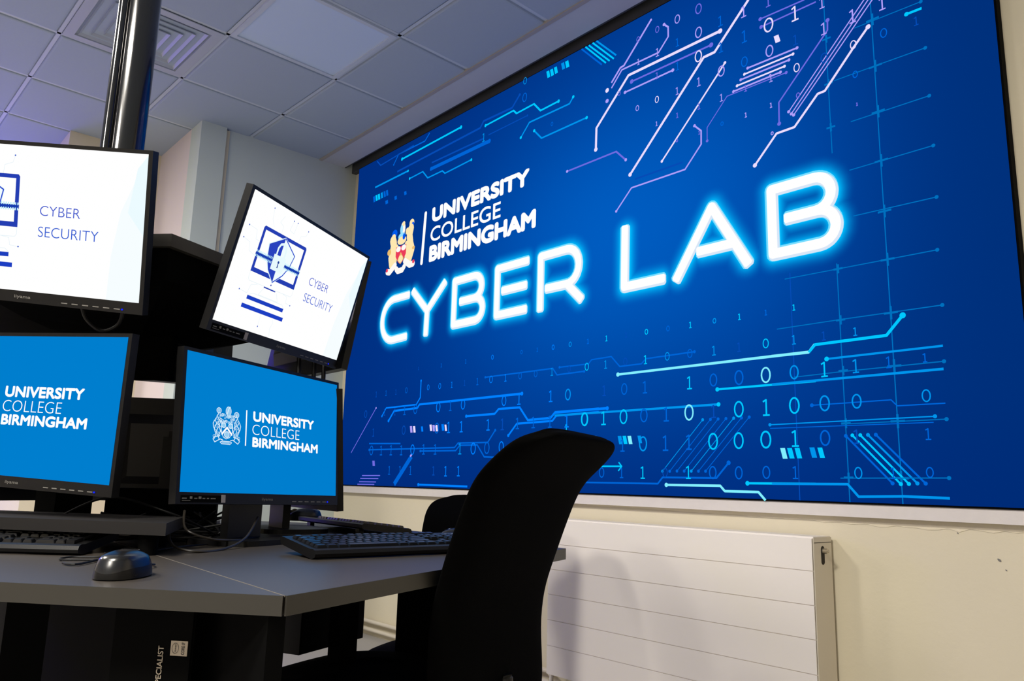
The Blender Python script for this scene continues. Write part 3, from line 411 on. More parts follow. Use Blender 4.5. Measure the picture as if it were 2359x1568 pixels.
# university logo
A.line([(.835, 1.60), (.816, 1.298)], .026, WH)
A.text('UNIVERSITY', .902, 1.745, 1.524, 1.617, WH, .16); A.text('COLLEGE', .895, 1.526, 1.406, 1.496, WH, .04); A.text('BIRMINGHAM', .890, 1.800, 1.285, 1.386, WH, .16)
def crest(A, x0, x1, y0, y1, line=None):
    """coat of arms: helm and crest between two supporters over a shield and three ribbons"""
    W_, H_ = x1-x0, y1-y0; P = lambda u, v: (x0+u*W_, y0+v*H_)
    cr, go, rd_, bl, cy, wh = (255, 232, 176), (236, 190, 110), (235, 60, 90), (0, 90, 235), (150, 225, 255), (255, 250, 245)
    def blob(u, v, ru, rv, col): A.disc(*P(u, v), ru*W_, col, 16, rv*H_)
    def st(pts, w_, col): A.line([P(*p) for p in pts], w_*W_, col)
    if line is None:
        blob(.55, .84, .085, .13, wh); blob(.50, .83, .05, .09, cy); blob(.57, .93, .05, .05, cr); blob(.25, .80, .10, .08, bl); blob(.22, .74, .075, .06, cr); blob(.86, .88, .085, .08, cr); blob(.90, .86, .04, .035, bl)
        st([(.20, .68), (.24, .60), (.22, .50)], .22, cr); st([(.84, .78), (.80, .66), (.84, .52)], .20, cr); st([(.72, .76), (.80, .70)], .14, cr)
        blob(.52, .70, .13, .07, cy); blob(.53, .62, .16, .08, cr); blob(.60, .68, .05, .06, bl)
        st([(.24, .48), (.16, .36), (.20, .22)], .20, cr); st([(.84, .50), (.90, .38), (.82, .22)], .20, cr); st([(.33, .50), (.30, .34), (.28, .24)], .18, cr); st([(.72, .50), (.76, .36), (.74, .24)], .17, cr)
        blob(.08, .47, .07, .06, go); blob(.96, .40, .05, .03, go)
        A.poly([P(.33, .52), P(.70, .52), P(.70, .34), P(.60, .22), P(.515, .17), P(.43, .22), P(.33, .34)], rd_)
        A.poly([P(.515, .40), P(.63, .26), P(.515, .17), P(.40, .26)], go); blob(.515, .27, .08, .07, cr)
        blob(.42, .47, .085, .055, wh); blob(.61, .47, .085, .055, wh)
        st([(.05, .10), (.14, .08), (.32, .18)], .13, wh); blob(.03, .13, .04, .035, rd_); st([(.97, .10), (.86, .10), (.68, .20)], .13, wh); blob(.98, .14, .04, .035, rd_)
        st([(.38, .10), (.44, .05), (.60, .05), (.66, .10)], .12, wh)
    else:
        t, c1, c2 = .022, line[0], line[1]
        def ring(u, v, ru, rv, col=c1, w_=t, n=16): A.line([(x0+(u+ru*cos(2*pi*k/n))*W_, y0+(v+rv*sin(2*pi*k/n))*H_) for k in range(n)], w_*W_, col, False, closed=True)
        blob(.55, .88, .07, .10, c2); ring(.55, .88, .09, .115); st([(.50, .80), (.56, .95), (.60, .99)], .03, c1)
        for u, v, ru, rv in ((.22, .87, .075, .065), (.84, .81, .08, .07)): blob(u, v, ru*.7, rv*.7, c2); ring(u, v, ru, rv)
        random.seed(5)
        for k in range(34):
            u = .5 + random.uniform(-.25, .25); v = .66 + random.uniform(-.10, .12); ring(u, v, random.uniform(.02, .05), random.uniform(.015, .035), c1 if k % 2 else c2, .016, 8)
        for s in (-1, 1):
            X = lambda u: .52 + s*u
            for pts in ([(.30, .80), (.36, .72), (.28, .62), (.33, .52), (.24, .46)], [(.36, .70), (.42, .62), (.36, .52), (.44, .40), (.38, .26), (.42, .14)], [(.24, .60), (.28, .46), (.22, .34), (.30, .22), (.26, .14)], [(.44, .60), (.48, .52), (.46, .42), (.40, .36)], [(.30, .44), (.36, .34), (.33, .22)], [(.18, .56), (.20, .40), (.17, .26)]):
                st([(X(a), b_) for a, b_ in pts], .024, c1)
            for u, v in ((.34, .66), (.30, .56), (.38, .46), (.34, .30), (.28, .26), (.42, .20)): ring(X(u), v, .045, .035, c2, .018, 10)
            st([(X(.14), .12), (X(.22), .14), (X(.40), .05), (X(.46), .12), (X(.44), .17), (X(.24), .22)], .022, c1)
            blob(X(.12), .50, .065, .055, c2); ring(X(.12), .50, .07, .06)
        st([(.33, .56), (.31, .34), (.40, .20), (.50, .155), (.62, .20), (.71, .34), (.70, .56)], .02, c1)
        st([(.36, .28), (.52, .45), (.69, .28)], .05, (255, 255, 255)); blob(.52, .27, .075, .065, c2); ring(.52, .27, .085, .075)
        st([(.30, .06), (.36, .02), (.64, .02), (.70, .07), (.64, .09), (.38, .09), (.30, .06)], .02, c1); st([(.38, .055), (.62, .055)], .035, c2)
crest(A, .43, .735, 1.279, 1.615)
A.build('picture', EM, dw, lambda x, y, d: (x, -.0012-d, y))
# ------------------------------------------------------------------ the pod of desks
ZD = Z0 - .15; PC = Vector((-2.25, .55))
V = [Vector(p) for p in ((-.991, .486), (-1.398, 1.417), (-2.42, 1.462), (-3.51, .62), (-3.10, -.30), (-2.016, -.393))]
def desk(a, b, label, legside=True, post=None):
    m_ = (a+b)/2; t = empty('desk', (m_.x, m_.y, 0), 0, label, 'desk', None)
    A = lambda p: (p.x-m_.x, p.y-m_.y)
    ia, ib = PC + (a-PC)*.16, PC + (b-PC)*.16
    n = Vector((b-a).normalized()); sh = n*.0012
    pts = [A(ia+sh), A(a+sh), A(b-sh), A(ib-sh)]
    bm = NB(); prism(bm, pts, ZD-.024, ZD); ob('top', bm, M['desk'], t, bevel=.0012, seg=2)
    e = (b-a).normalized(); o_ = Vector((e.y, -e.x)); 
    if o_.dot(m_-PC) < 0: o_ = -o_
    bm = NB(); prism(bm, [A(a+sh), A(b-sh), A(b-sh+o_*.003), A(a+sh+o_*.003)], ZD-.0255, ZD+.0002); ob('edge_band', bm, M['band'], t, bevel=.0007, seg=2)
    # bevel highlight of the seam, painted as a thin light strip
    s = (ia-a).normalized(); q = Vector((s.y, -s.x))*.0008
    bm = NB(); prism(bm, [A(a-q), A(a+q), A(ia+q), A(ia-q)], ZD-.0015, ZD+.0004); ob('seam_highlight', bm, M['strip'], t)
    if legside and a in (V[5], V[0], V[1]):
        p0, p1 = a + (PC-a)*(.015 if a == V[0] else .11), a + (PC-a)*.62; k = Vector(((p1-p0).y, -(p1-p0).x)).normalized()*.012
        if a == V[1]: p1 = a + (PC-a)*.335
        bm = NB(); prism(bm, [A(p0-k), A(p0+k), A(p1+k), A(p1-k)], .0, ZD-.0245); ob('leg_panel', bm, M['blackpanel'], t, bevel=.002)
    if post:
        p = Vector(post); bm = NB(); prism(bm, [A(p+Vector(v)) for v in ((-.026, -.022), (.026, -.022), (.026, .022), (-.026, .022))], 0, ZD-.0245); ob('leg', bm, M['blackpanel'], t, bevel=.003)
    return t
desk(V[5], V[0], 'grey desk on the left, with the mouse near its front edge', legside=True)
desk(V[0], V[1], 'grey desk at the centre with the office chair pushed under it', legside=True, post=(-1.655, .962))
desk(V[1], V[2], 'grey desk on the far side of the pod, nearest the video wall', legside=True, post=(-2.36, 1.38))
desk(V[2], V[3], 'grey desk at the back of the pod, behind the monitors', legside=True, post=(-3.36, .61))
desk(V[3], V[4], 'grey desk at the back left of the pod, furthest from the video wall', legside=True, post=(-3.0, -.22))
# dark core under the desks
core = empty('cable_core', (PC.x, PC.y, 0), 0, 'black boxed cable core under the middle of the desks', 'cable box')
b = NB(); prism(b, [(.20*cos(R(60*k)), .20*sin(R(60*k))) for k in range(6)], 0, ZD-.03); ob('casing', b, M['blackpanel'], core, bevel=.004)

# ------------------------------------------------------------------ pole and raised shelf
pole = empty('power_pole', (-2.24, .52, Z0+.5125), 0, 'tall glossy black cable pole rising to the ceiling behind the monitors', 'pole')
b = NB(); loft(b, [circ(.052, 0, 40), circ(.052, HC-Z0-.5125, 40)]); ob('tube', b, M['steel'], pole, smooth=True)
b = NB(); loft(b, [circ(.012, 0, 16, .03, -.052), circ(.012, HC-Z0-.5125, 16, .03, -.052)]); ob('side_rail', b, M['steel'], pole, smooth=True)
ZS = Z0 + .512
sh = empty('raised_shelf', (PC.x, PC.y, ZS), 0, 'dark hexagonal shelf unit around the pole carrying the upper monitors', 'shelf')
S0 = Vector((-1.70, .51)) - PC; rS = S0.length
d1 = Vector((cos(R(117)), sin(R(117)))); d2 = Vector((cos(R(222)), sin(R(222))))
HX = [S0, S0 + d1*.56, None, None, None, S0 + d2*.50]; HX[2] = Vector((-HX[5].x-.03, -HX[5].y+.02)); HX[3] = -S0; HX[4] = Vector((-HX[1].x, -HX[1].y))
b = NB(); prism(b, HX, -.028, 0); ob('slab', b, M['shelf'], sh, bevel=.0015)
def hexr(k, z): return [Vector((p.x*k, p.y*k, z)) for p in HX]
b = NB(); loft(b, [hexr(.97, -.0285), hexr(.97, -.10)] + [[(p*(1-t)+Vector((.13*cos(2*pi*(i+.2)/6), .13*sin(2*pi*(i+.2)/6), p.z))*t) for i, p in enumerate(hexr(.95, -.10-.075*sin(t*pi/2)))] for t in (.25, .5, .75, 1)]); ob('fascia', b, M['blackpanel'], sh)
b = NB(); prism(b, [(.064*cos(R(60*k+30))+.01, .064*sin(R(60*k+30))-.064) for k in range(6)], ZD-ZS, -.15); ob('stem', b, M['blackpanel'], sh)

b = NB(); p0, p1 = Vector((-2.22, .50))-PC, Vector((-2.03, .645))-PC; k = Vector(((p1-p0).y, -(p1-p0).x)).normalized()*.012; prism(b, [p0-k, p0+k, p1+k, p1-k], -.275, -.11); ob('bracket', b, M['blackpanel'], sh, bevel=.003)
# ------------------------------------------------------------------ monitors
W_, H_ = .531, .299
def slide(A, W_, H_):
    X = lambda u, v: ((u-.5)*W_, (v-.5)*H_); navy = (36, 62, 178); n2 = (20, 60, 200); pl = (222, 238, 246)
    A.poly([X(0, 0), X(1, 0), X(1, 1), X(0, 1)], (255, 255, 255))
    A.poly([X(.86, 0), X(1, 0), X(1, .99), X(.95, .8), X(.9, .6), X(.87, .3)], (246, 253, 255)); A.poly([X(.93, .6), X(1, .45), X(1, .99), X(.96, .9)], (236, 251, 255))
    for pts in ([(.156, .953), (.165, .87), (.19, .82)], [(.31, .943), (.30, .86), (.335, .85), (.34, .943)], [(.434, .928), (.425, .88), (.39, .86), (.385, .80)], [(.034, .746), (.09, .74), (.10, .67), (.13, .67)], [(.023, .644), (.07, .63), (.08, .57), (.13, .55)], [(.097, .278), (.15, .27), (.16, .34), (.2, .36)], [(.468, .303), (.43, .31), (.425, .36), (.39, .37)], [(.288, .0575), (.285, .155)], [(.39, .0), (.375, .07), (.385, .12), (.37, .155)], [(.24, .94), (.22, .88), (.25, .86), (.25, .80)]):
        A.line([X(*p) for p in pts], .0008, pl, False)
    A.line([X(.130, .437), X(.130, .38), X(.14, .365), X(.45, .372), X(.458, .39), X(.458, .44)], .0009, pl, False)
    A.line([X(.25, .355), X(.225, .29), X(.37, .29), X(.345, .355)], .0009, pl, False); A.line([X(.16, .26), X(.19, .285), X(.41, .285), X(.428, .26)], .0009, pl, False)
    for u, v in ((.1556, .953), (.31, .943), (.34, .9436), (.434, .928), (.0345, .746), (.0234, .644), (.0967, .278), (.468, .3035), (.288, .0575)): A.disc(*X(u, v), .0018, (50, 90, 200), 10)
    A.poly([X(.128, .437), X(.460, .437), X(.460, .785), X(.453, .80), X(.135, .80), X(.128, .785)], navy); A.poly([X(.144, .472), X(.443, .472), X(.443, .772), X(.144, .772)], (255, 255, 255))
    sh_ = [(.291, .785), (.195, .688), (.208, .58), (.236, .50), (.291, .42), (.345, .50), (.375, .58), (.390, .688)]
    A.poly([X(.291+(u-.291)*1.06, .62+(v-.62)*1.05) for u, v in sh_], (226, 248, 252)); A.poly([X(u, v) for u, v in sh_], (240, 252, 254))
    A.poly([X(*p) for p in sh_[:5]], (40, 66, 190)); A.line([X(*p) for p in (sh_[4:] + sh_[:1])], .0028, (40, 70, 205))
    for a, bb in ((.125, .245), (.338, .462)):
        A.poly([X(a, .563), X(bb, .563), X(bb, .592), X(a, .592)], (22, 60, 175))
        n = 12
        for k in range(n):
            u = a + (bb-a)*(k+.5)/n
            for v0 in (.556, .592): A.poly([X(u-.0025, v0-.004), X(u+.0025, v0-.004), X(u+.0025, v0+.014), X(u-.0025, v0+.014)], (190, 240, 252))
    A.line([X(.262, .62), X(.262, .69), X(.272, .725), X(.291, .737), X(.310, .725), X(.320, .69), X(.320, .62)], .0056, (228, 249, 253)); 
    A.poly([X(.247, .512), X(.336, .512), X(.336, .636), X(.247, .636)], (232, 250, 253)); A.disc(*X(.291, .585), .0034, (30, 62, 150)); A.poly([X(.2875, .54), X(.2955, .54), X(.2935, .585), X(.2895, .585)], (30, 62, 150))
    A.disc(*X(.290, .395), .0022, navy, 12); A.poly([X(.246, .356), X(.333, .356), X(.333, .366), X(.246, .366)], navy)
    A.poly([X(.158, .229), X(.428, .229), X(.428, .259), X(.158, .259)], (28, 62, 190)); A.poly([X(.140, .157), X(.446, .157), X(.446, .189), X(.140, .189)], (28, 62, 195))
    A.text('CYBER', *[x*W_ for x in (.555-.5, .729-.5)], *[x*H_ for x in (.530-.5, .598-.5)], (58, 84, 205), -.012); A.text('SECURITY', *[x*W_ for x in (.552-.5, .812-.5)], *[x*H_ for x in (.384-.5, .455-.5)], (44, 90, 210), -.012)
def ucb(A, W_, H_):
    X = lambda u, v: ((u-.5)*W_, (v-.5)*H_); A.poly([X(0, 0), X(1, 0), X(1, 1), X(0, 1)], (0, 126, 206))
    A.poly([X(.3462, .361), X(.3532, .361), X(.3532, .636), X(.3462, .636)], WH)
    for s, a, b_, c, d, bo in (('UNIVERSITY', .391, .8165, .5562, .6375, .12), ('COLLEGE', .389, .7085, .4535, .5345, -.016), ('BIRMINGHAM', .3915, .8498, .3565, .4345, .12)): A.text(s, (a-.5)*W_, (b_-.5)*W_, (c-.5)*H_, (d-.5)*H_, WH, bo)
    crest(A, (.150-.5)*W_, (.316-.5)*W_, (.352-.5)*H_, (.640-.5)*H_, ((214, 238, 252), (150, 204, 240)))
def monitor(kind, c, yw_, tilt, roll, label, image, group=None, zs=None, sticker=False):
    """c: centre of the screen (above the eye level origin), yw_: heading the screen faces, tilt: leaning down"""
    zc = c[2] + Z0; zb = zs if zs is not None else zc
    t = empty('monitor', (c[0], c[1], zb), yw_ + pi/2, label, 'monitor', group)
    T = Matrix.Translation((0, 0, zc-zb)) @ Matrix.Rotation(tilt, 4, 'X') @ Matrix.Rotation(-roll, 4, 'Y')
    bx_, bt, bb, dp = .009, .008, .024, .019
    w2, h2 = W_/2, H_/2
    b = NB(); box(b, -w2-bx_, w2+bx_, .0, dp, -h2-bb, h2+bt, T); ob('casing', b, M['plastic'], t, bevel=.0025)
    b = NB(); loft(b, [[T @ Vector((x, dp-.0005, z)) for x, z in ((-w2*.8, -h2*.8), (w2*.8, -h2*.8), (w2*.8, h2*.7), (-w2*.8, h2*.7))], [T @ Vector((x, dp+.030, z)) for x, z in ((-w2*.62, -h2*.62), (w2*.62, -h2*.62), (w2*.62, h2*.5), (-w2*.62, h2*.5))]]); ob('back_cover', b, M['back'], t, bevel=.003)
    b = NB(); 
    for z in (-.5, -.4, .35, .42): box(b, -w2*.5, w2*.5, dp+.008, dp+.010, z*h2, z*h2+.002, T)
    if image:
        A = Art(); image(A, W_, H_); A.build('screen', EM, t, lambda x, y, d: T @ Vector((x, -.0006-d*.3, y)))
        for k in range(6):
            b2 = NB(); box(b2, w2-.175+.024*k, w2-.161+.024*k, -.0008, .0, -h2-.0175, -h2-.0155, T); ob('button', b2, M['grey'], t)
        b2 = NB(); prism(b2, [(.0022*cos(a), .0018*sin(a)) for a in [2*pi*k/10 for k in range(10)]], 0, .001, T @ Matrix.Translation((w2-.036, -.0008, -h2-.0165)) @ Matrix.Rotation(pi/2, 4, 'X')); ob('power_light', b2, M['led'], t)
        b2 = NB(); text_in(b2, 'iiyama', -.019, .019, -h2-.017, -h2-.009, lambda x, y: T @ Vector((x, -.0009, y)), .01); ob('maker_logo', b2, M['grey'], t)
        if sticker:
            b2 = NB()
            box(b2, -w2+.004, -w2+.125, -.0004, 0, -h2-.021, -h2-.006, T); ob('info_strip', b2, M['blackpanel'], t)
            b2 = NB()
            for k, (a, ww) in enumerate(((.008, .012), (.029, .006), (.041, .008), (.053, .007), (.064, .007), (.076, .006), (.087, .014))):
                box(b2, -w2+a, -w2+a+ww, -.0008, -.0004, -h2-.0135, -h2-.0115 + (.003 if k in (1, 3) else 0), T)
            box(b2, -w2+.008, -w2+.030, -.0008, -.0004, -h2-.0175, -h2-.0165, T); ob('strip_icons', b2, M['grey'], t)
            b2 = NB(); box(b2, -w2+.118, -w2+.130, -.0009, -.0004, -h2-.021, -h2-.004, T); ob('pale_sticker', b2, mat('pale_sticker', (150, 146, 150), .6), t)
    if kind == 'low':
        zz = zb-zb; top = zc-zb
        b = NB(); box(b, -.055, .055, dp+.031, dp+.053, .012, top+.03); st_ = ob('stand_neck', b, M['gloss'] if False else M['plastic'], t, bevel=.006)
        b = NB(); box(b, -.045, .045, dp+.014, dp+.034, top-.06, top+.05); ob('tilt_hinge', b, M['plastic'], t, bevel=.004)
        b = NB(); pts = []
        n = 40
        for k in range(n):
            a = 2*pi*k/n; ca_, sa = cos(a), sin(a); pts.append((.125*abs(ca_)**.5*(1 if ca_ > 0 else -1), dp+.02+.10*abs(sa)**.5*(1 if sa > 0 else -1)))
        prism(b, pts, 0, .012); ob('stand_base', b, M['plastic'], t, bevel=.003)
    else:
        b = NB(); box(b, -.06, .06, dp+.022, dp+.036, -.06, .06, T); ob('mount_plate', b, M['back'], t, bevel=.002)
        b = NB(); box(b, -.03, .03, dp+.034, dp+.10, -.03, .03); ob('mount_arm', b, M['blackpanel'], t, bevel=.003)
    return t
ZR = Z0 - .088                                           # top of the riser
mLR = monitor('low', (-1.8024, .8119, .1128), .4323, -.0781, .0165*-1, 'lower right monitor showing the white university crest on flat blue', ucb, zs=ZD, sticker=True)
mUR = monitor('high', (-1.7692, .8466, .4754), .5493, .2582, -.0073, 'upper right tilted monitor, its whole CYBER SECURITY padlock slide in view', slide, sticker=True)
mLL = monitor('high', (-1.944, .320, .1395), -1.062, .027, -.045, 'lower left blue monitor above the dark riser, cut off by the photo edge', ucb)
mUL = monitor('high', (-1.83, .2618, .5145), -.8838, .228, -.1063, 'upper left monitor with the white slide cut off by the photo edge', slide)
def rot(p, a):
    v = Vector((p[0]+2.25, p[1]-.62)); return (-2.25 + v.x*cos(a)-v.y*sin(a), .62 + v.x*sin(a)+v.y*cos(a), p[2])
bl = monitor('low', rot((-1.8024, .8119, .092), R(60)), .4323+R(60), -.0781, 0, 'dark lower monitor facing the video wall, seen from behind', None, zs=ZD)
bu = monitor('high', rot((-1.795, .8366, .4754), R(60)), .5493+R(57), .17, 0, 'black upper monitor facing the video wall, its back edge behind the padlock slide', None)
for k, (a, la, lb) in enumerate(((120, 'black monitor back on the far desks, lower one right of the pole', 'black monitor back high on the far side of the shelf, right of the pole'), (180, 'black monitor back on the far desks, lower one left of the pole', 'black monitor back high on the far side of the shelf, left of the pole'))):
    for src, p, yw0, lab in ((bl, (-1.8024, .8119, .1128), .4323, la), (bu, (-1.7692, .8466, .4754), .5493, lb)):
        a2 = a + (17 if src is bu and a == 120 else 8 if src is bu else 0); c = copy_tree(src); q = rot(p, R(a2)); c.location.x, c.location.y = q[0], q[1]; c.rotation_euler.z = yw0 + R(a2) + pi/2; c['label'] = lab
        if src is bl and a == 180:
            for ch in list(c.children):
                if ch.name.startswith('stand_') or ch.name.startswith('tilt_'): bpy.data.objects.remove(ch)
# riser under the lower left monitor
rs = empty('monitor_riser', (-1.86, .30, ZD), 0, 'dark slab riser on the left desk under the lower left monitor', 'monitor stand')
A_ = lambda x, y: (x+1.86, y-.30)
b = NB(); prism(b, [A_(-1.56, .515), A_(-1.80, .63), A_(-2.40, .14), A_(-2.20, -.01)], .039, .062); ob('slab', b, M['riser'], rs, bevel=.0015)
for x, y in ((-1.62, .505), (-1.80, .58), (-2.16, .07), (-2.33, .14)):
    b = NB(); loft(b, [circ(.018, 0, 18, *A_(x, y)), circ(.018, .039, 18, *A_(x, y))]); ob('foot', b, M['blackpanel'], rs, smooth=True)

tray = empty('cable_tray', (-2.21, .717, ZD), 0, 'low black box on the middle of the desks behind the cable tangle', 'cable box')
b = NB(); prism(b, [(x+2.21, y-.717) for x, y in ((-2.22, .575), (-2.10, .815), (-2.20, .86), (-2.32, .62))], 0, .115); ob('casing', b, M['blackpanel'], tray, bevel=.004)
# ------------------------------------------------------------------ keyboards
_km = {}
def key_mesh(w_, d_):
    k = (round(w_, 4), round(d_, 4))
    if k not in _km:
        b = NB(); hw, hd = w_/2, d_/2
        loft(b, [[Vector(p) for p in ((-hw, -hd, 0), (hw, -hd, 0), (hw, hd, 0), (-hw, hd, 0))], [Vector(p) for p in ((-hw+.0022, -hd+.0018, .0062), (hw-.0022, -hd+.0018, .0062), (hw-.0022, hd-.0036, .0068), (-hw+.0022, hd-.0036, .0068))]])
        bmesh.ops.bevel(b, geom=[e for e in b.edges], offset=.0008, segments=2, affect='EDGES'); bmesh.ops.recalc_face_normals(b, faces=b.faces)
        me = bpy.data.meshes.new('key'); b.to_mesh(me); b.free(); me.materials.append(M['key']); _km[k] = me
    return _km[k]
def keyboard(loc, rz, label):
    t = empty('keyboard', loc, rz, label, 'keyboard', None)
    KW, KD = .450, .155; tl = math.atan((.034-.018)/KD)
    prof = [(-.002, .004), (-.004, .010), (.000, .017), (.008, .0195), (.020, .019), (.150, .034), (.156, .031), (.155, .022), (.150, .018), (.012, .0)]
    b = NB(); loft(b, [[Vector((x, y if s == 0 else y*1.0, z)) for y, z in prof] for x, s in ((-KW/2, 0), (-KW/2+.0001, 0), (KW/2, 0))]); ob('case', b, M['plastic'], t, bevel=.002)
    base = Matrix.Translation((0, .012, .0182)) @ Matrix.Rotation(math.atan(.015/.130), 4, 'X')
    u = .0190; rows = []
    x0 = -KW/2+.012
    rows.append((0, [(1.25, 0), (1.25, 1.25), (1.25, 2.5), (6.25, 3.75), (1.25, 10), (1.25, 11.25), (1.25, 12.5), (1.25, 13.75), (1, 15.25), (1, 16.25), (1, 17.25), (2, 18.5), (1, 20.5)]))
    rows.append((1, [(1.25, 0)] + [(1, 1.25+k) for k in range(11)] + [(2.75, 12.25), (1, 16.25), (1, 18.5), (1, 19.5), (1, 20.5)]))
    rows.append((2, [(1.75, 0)] + [(1, 1.75+k) for k in range(11)] + [(2.25, 12.75), (1, 18.5), (1, 19.5), (1, 20.5)]))
    rows.append((3, [(1.5, 0)] + [(1, 1.5+k) for k in range(12)] + [(1.5, 13.5), (1, 15.25), (1, 16.25), (1, 17.25), (1, 18.5), (1, 19.5), (1, 20.5)]))
    rows.append((4, [(1, k) for k in range(13)] + [(2, 13), (1, 15.25), (1, 16.25), (1, 17.25), (1, 18.5), (1, 19.5), (1, 20.5)]))
    rows.append((5.25, [(1, 0)] + [(1, 2+k+(.5 if k > 3 else 0)+(.5 if k > 7 else 0)) for k in range(12)] + [(1, 15.25), (1, 16.25), (1, 17.25)]))
    n = 0; rest = NB()
    for ry, ks in rows:
        for w_, x in ks:
            P = base @ Matrix.Translation((x0 + (x+w_/2)*u*.985, .012+ry*.0186, .0))
            n += 1
            if n <= 99:
                o = bpy.data.objects.new('key', key_mesh(w_*u*.985-.0012, .0172)); C.objects.link(o); o.parent = t; o.matrix_local = P
            else: box(rest, -w_*u/2+.002, w_*u/2-.002, -.007, .007, 0, .0065, P)
    for w_, d_, x, ry in ((1, 2, 21.5, .5), (1, 2, 21.5, 2.5)):
        P = base @ Matrix.Translation((x0 + (x+w_/2)*u*.985, .012+ry*.0186, .0)); box(rest, -.0075, .0075, -.016, .016, 0, .0065, P)
    tag(ob('key', rest, M['key'], t), kind='stuff')
    for s in (-1, 1):
        b = NB(); box(b, s*.17-.012, s*.17+.012, .128, .142, 0, .024); ob('flip_foot', b, M['plastic'], t, bevel=.001)
    b = NB(); text_in(b, 'Logitech', KW/2-.062, KW/2-.022, .126, .133, lambda x, y: base @ Vector((x, y-.012, .0012)), .01); ob('maker_logo', b, M['pale'], t)
    return t
kR = keyboard((-1.394, .965, ZD+.0005), R(90-1.2), 'black keyboard on the centre desk beneath the right monitors')
KLx, KLy, KLa = -1.652, .393, R(50)
kL = copy_tree(kR); kL.location = (KLx-.225*cos(KLa), KLy-.225*sin(KLa), ZD+.0005); kL.rotation_euler.z = KLa; kL['label'] = 'black keyboard cut off by the left edge, left of the mouse'
kF = copy_tree(kR); kF.location = (-2.15, 1.335, ZD+.0005); kF.rotation_euler.z = R(176); kF['label'] = 'black keyboard on the far desk, seen edge-on behind the right monitor stand'

# ------------------------------------------------------------------ mice
def mouse(loc, rz, label):
    t = empty('computer_mouse', loc, rz, label, 'mouse', None)
    a, bw, hh = .058, .034, .040                     # +x points to the front (buttons)
    def outline(ang, k):
        c_, s_ = cos(ang), sin(ang); x = a*abs(c_)**.86*(1 if c_ > 0 else -1); y = bw*abs(s_)**.86*(1 if s_ > 0 else -1)*(1 - .10*(x/a > .2)*(x/a-.2)) 
        return x*k, y*k
    def hgt(x, y):
        r_ = min(1, (x/a)**2); q = min(1, (y/bw)**2)
        return .006 + (hh-.006)*max(0, (1 - abs((x+.006)/(a+.008))**2.2))**.58*max(0, 1-q**1.25)**.5
    N = 48
    def ring(k, z0=None): 
        out = []
        for i in range(N):
            x, y = outline(2*pi*i/N, k); out.append(Vector((x, y, z0 if z0 is not None else hgt(x, y))))
        return out
    # lower body, side band and glossy top shell follow one surface
    def side(i, f):
        an = 2*pi*i/N; x, y = outline(an, 1); top_k = .86; xt, yt = outline(an, top_k); zt = hgt(xt, yt)*.93
        bul = 1 + .05*sin(pi*f); 
        return Vector((x + (xt-x)*f*f, y + (yt-y)*f*f, .0015 + (zt-.0015)*f)) if f <= 1 else None
    dip = lambda i: .42 + .28*abs(sin(2*pi*i/N))**1.5 + .12*cos(2*pi*i/N)      # where the band begins, higher at the sides
    b = NB(); loft(b, [[Vector((*outline(2*pi*i/N, .93), 0)) for i in range(N)]] + [[side(i, dip(i)*s) for i in range(N)] for s in (0, .33, .66, 1)]); ob('lower_body', b, M['plastic'], t, smooth=True)
    b = NB(); loft(b, [[side(i, dip(i) + (1-dip(i))*s) for i in range(N)] for s in (0, .3, .6, .9)], False); ob('side_band', b, M['mouseband'], t, smooth=True)
    rings = [[side(i, dip(i) + (1-dip(i))*.9) for i in range(N)], [side(i, 1) for i in range(N)]]
    for k in (.80, .72, .62, .5, .38, .26, .14, .04):
        rr = []
        for i in range(N):
            x, y = outline(2*pi*i/N, k); rr.append(Vector((x, y, hgt(x, y))))
        rings.append(rr)
    b = NB(); loft(b, rings, False); b.verts.ensure_lookup_table(); b.faces.new(b.verts[-N:]); ob('top_shell', b, M['mousetop'], t, smooth=True)
    b = NB(); loft(b, [[Vector((.034+.011*cos(q), y, hgt(.034, 0)-.004+.0085*sin(q))) for q in [2*pi*k/20 for k in range(20)]] for y in (-.0035, .0035)]); ob('scroll_wheel', b, M['gloss'], t, smooth=True)
    b = NB(); box(b, .012, .05, -.0004, .0004, .01, hgt(.03, 0)-.001); ob('button_gap', b, M['hole'], t)
    b = NB(); text_in(b, 'Logitech', -.0135, .0135, -.0035, .0035, lambda x, y: Vector((y+.014, -x, hgt(y+.014, -x)+.0016)), .01); ob('maker_logo', b, M['pale'], t)
    return t
mA = mouse((-1.292, .372, ZD), R(140), 'black glossy mouse in the foreground on the left desk')
for loc, rz, lab in (((-1.60, 1.235, ZD), R(180), 'black mouse just behind the right end of the centre keyboard'), ((-2.42, 1.235, ZD+.018), R(-100), 'black mouse resting behind the far keyboard, right of the monitor stand')):
    c = copy_tree(mA); c.location = loc; c.rotation_euler.z = rz; c['label'] = lab

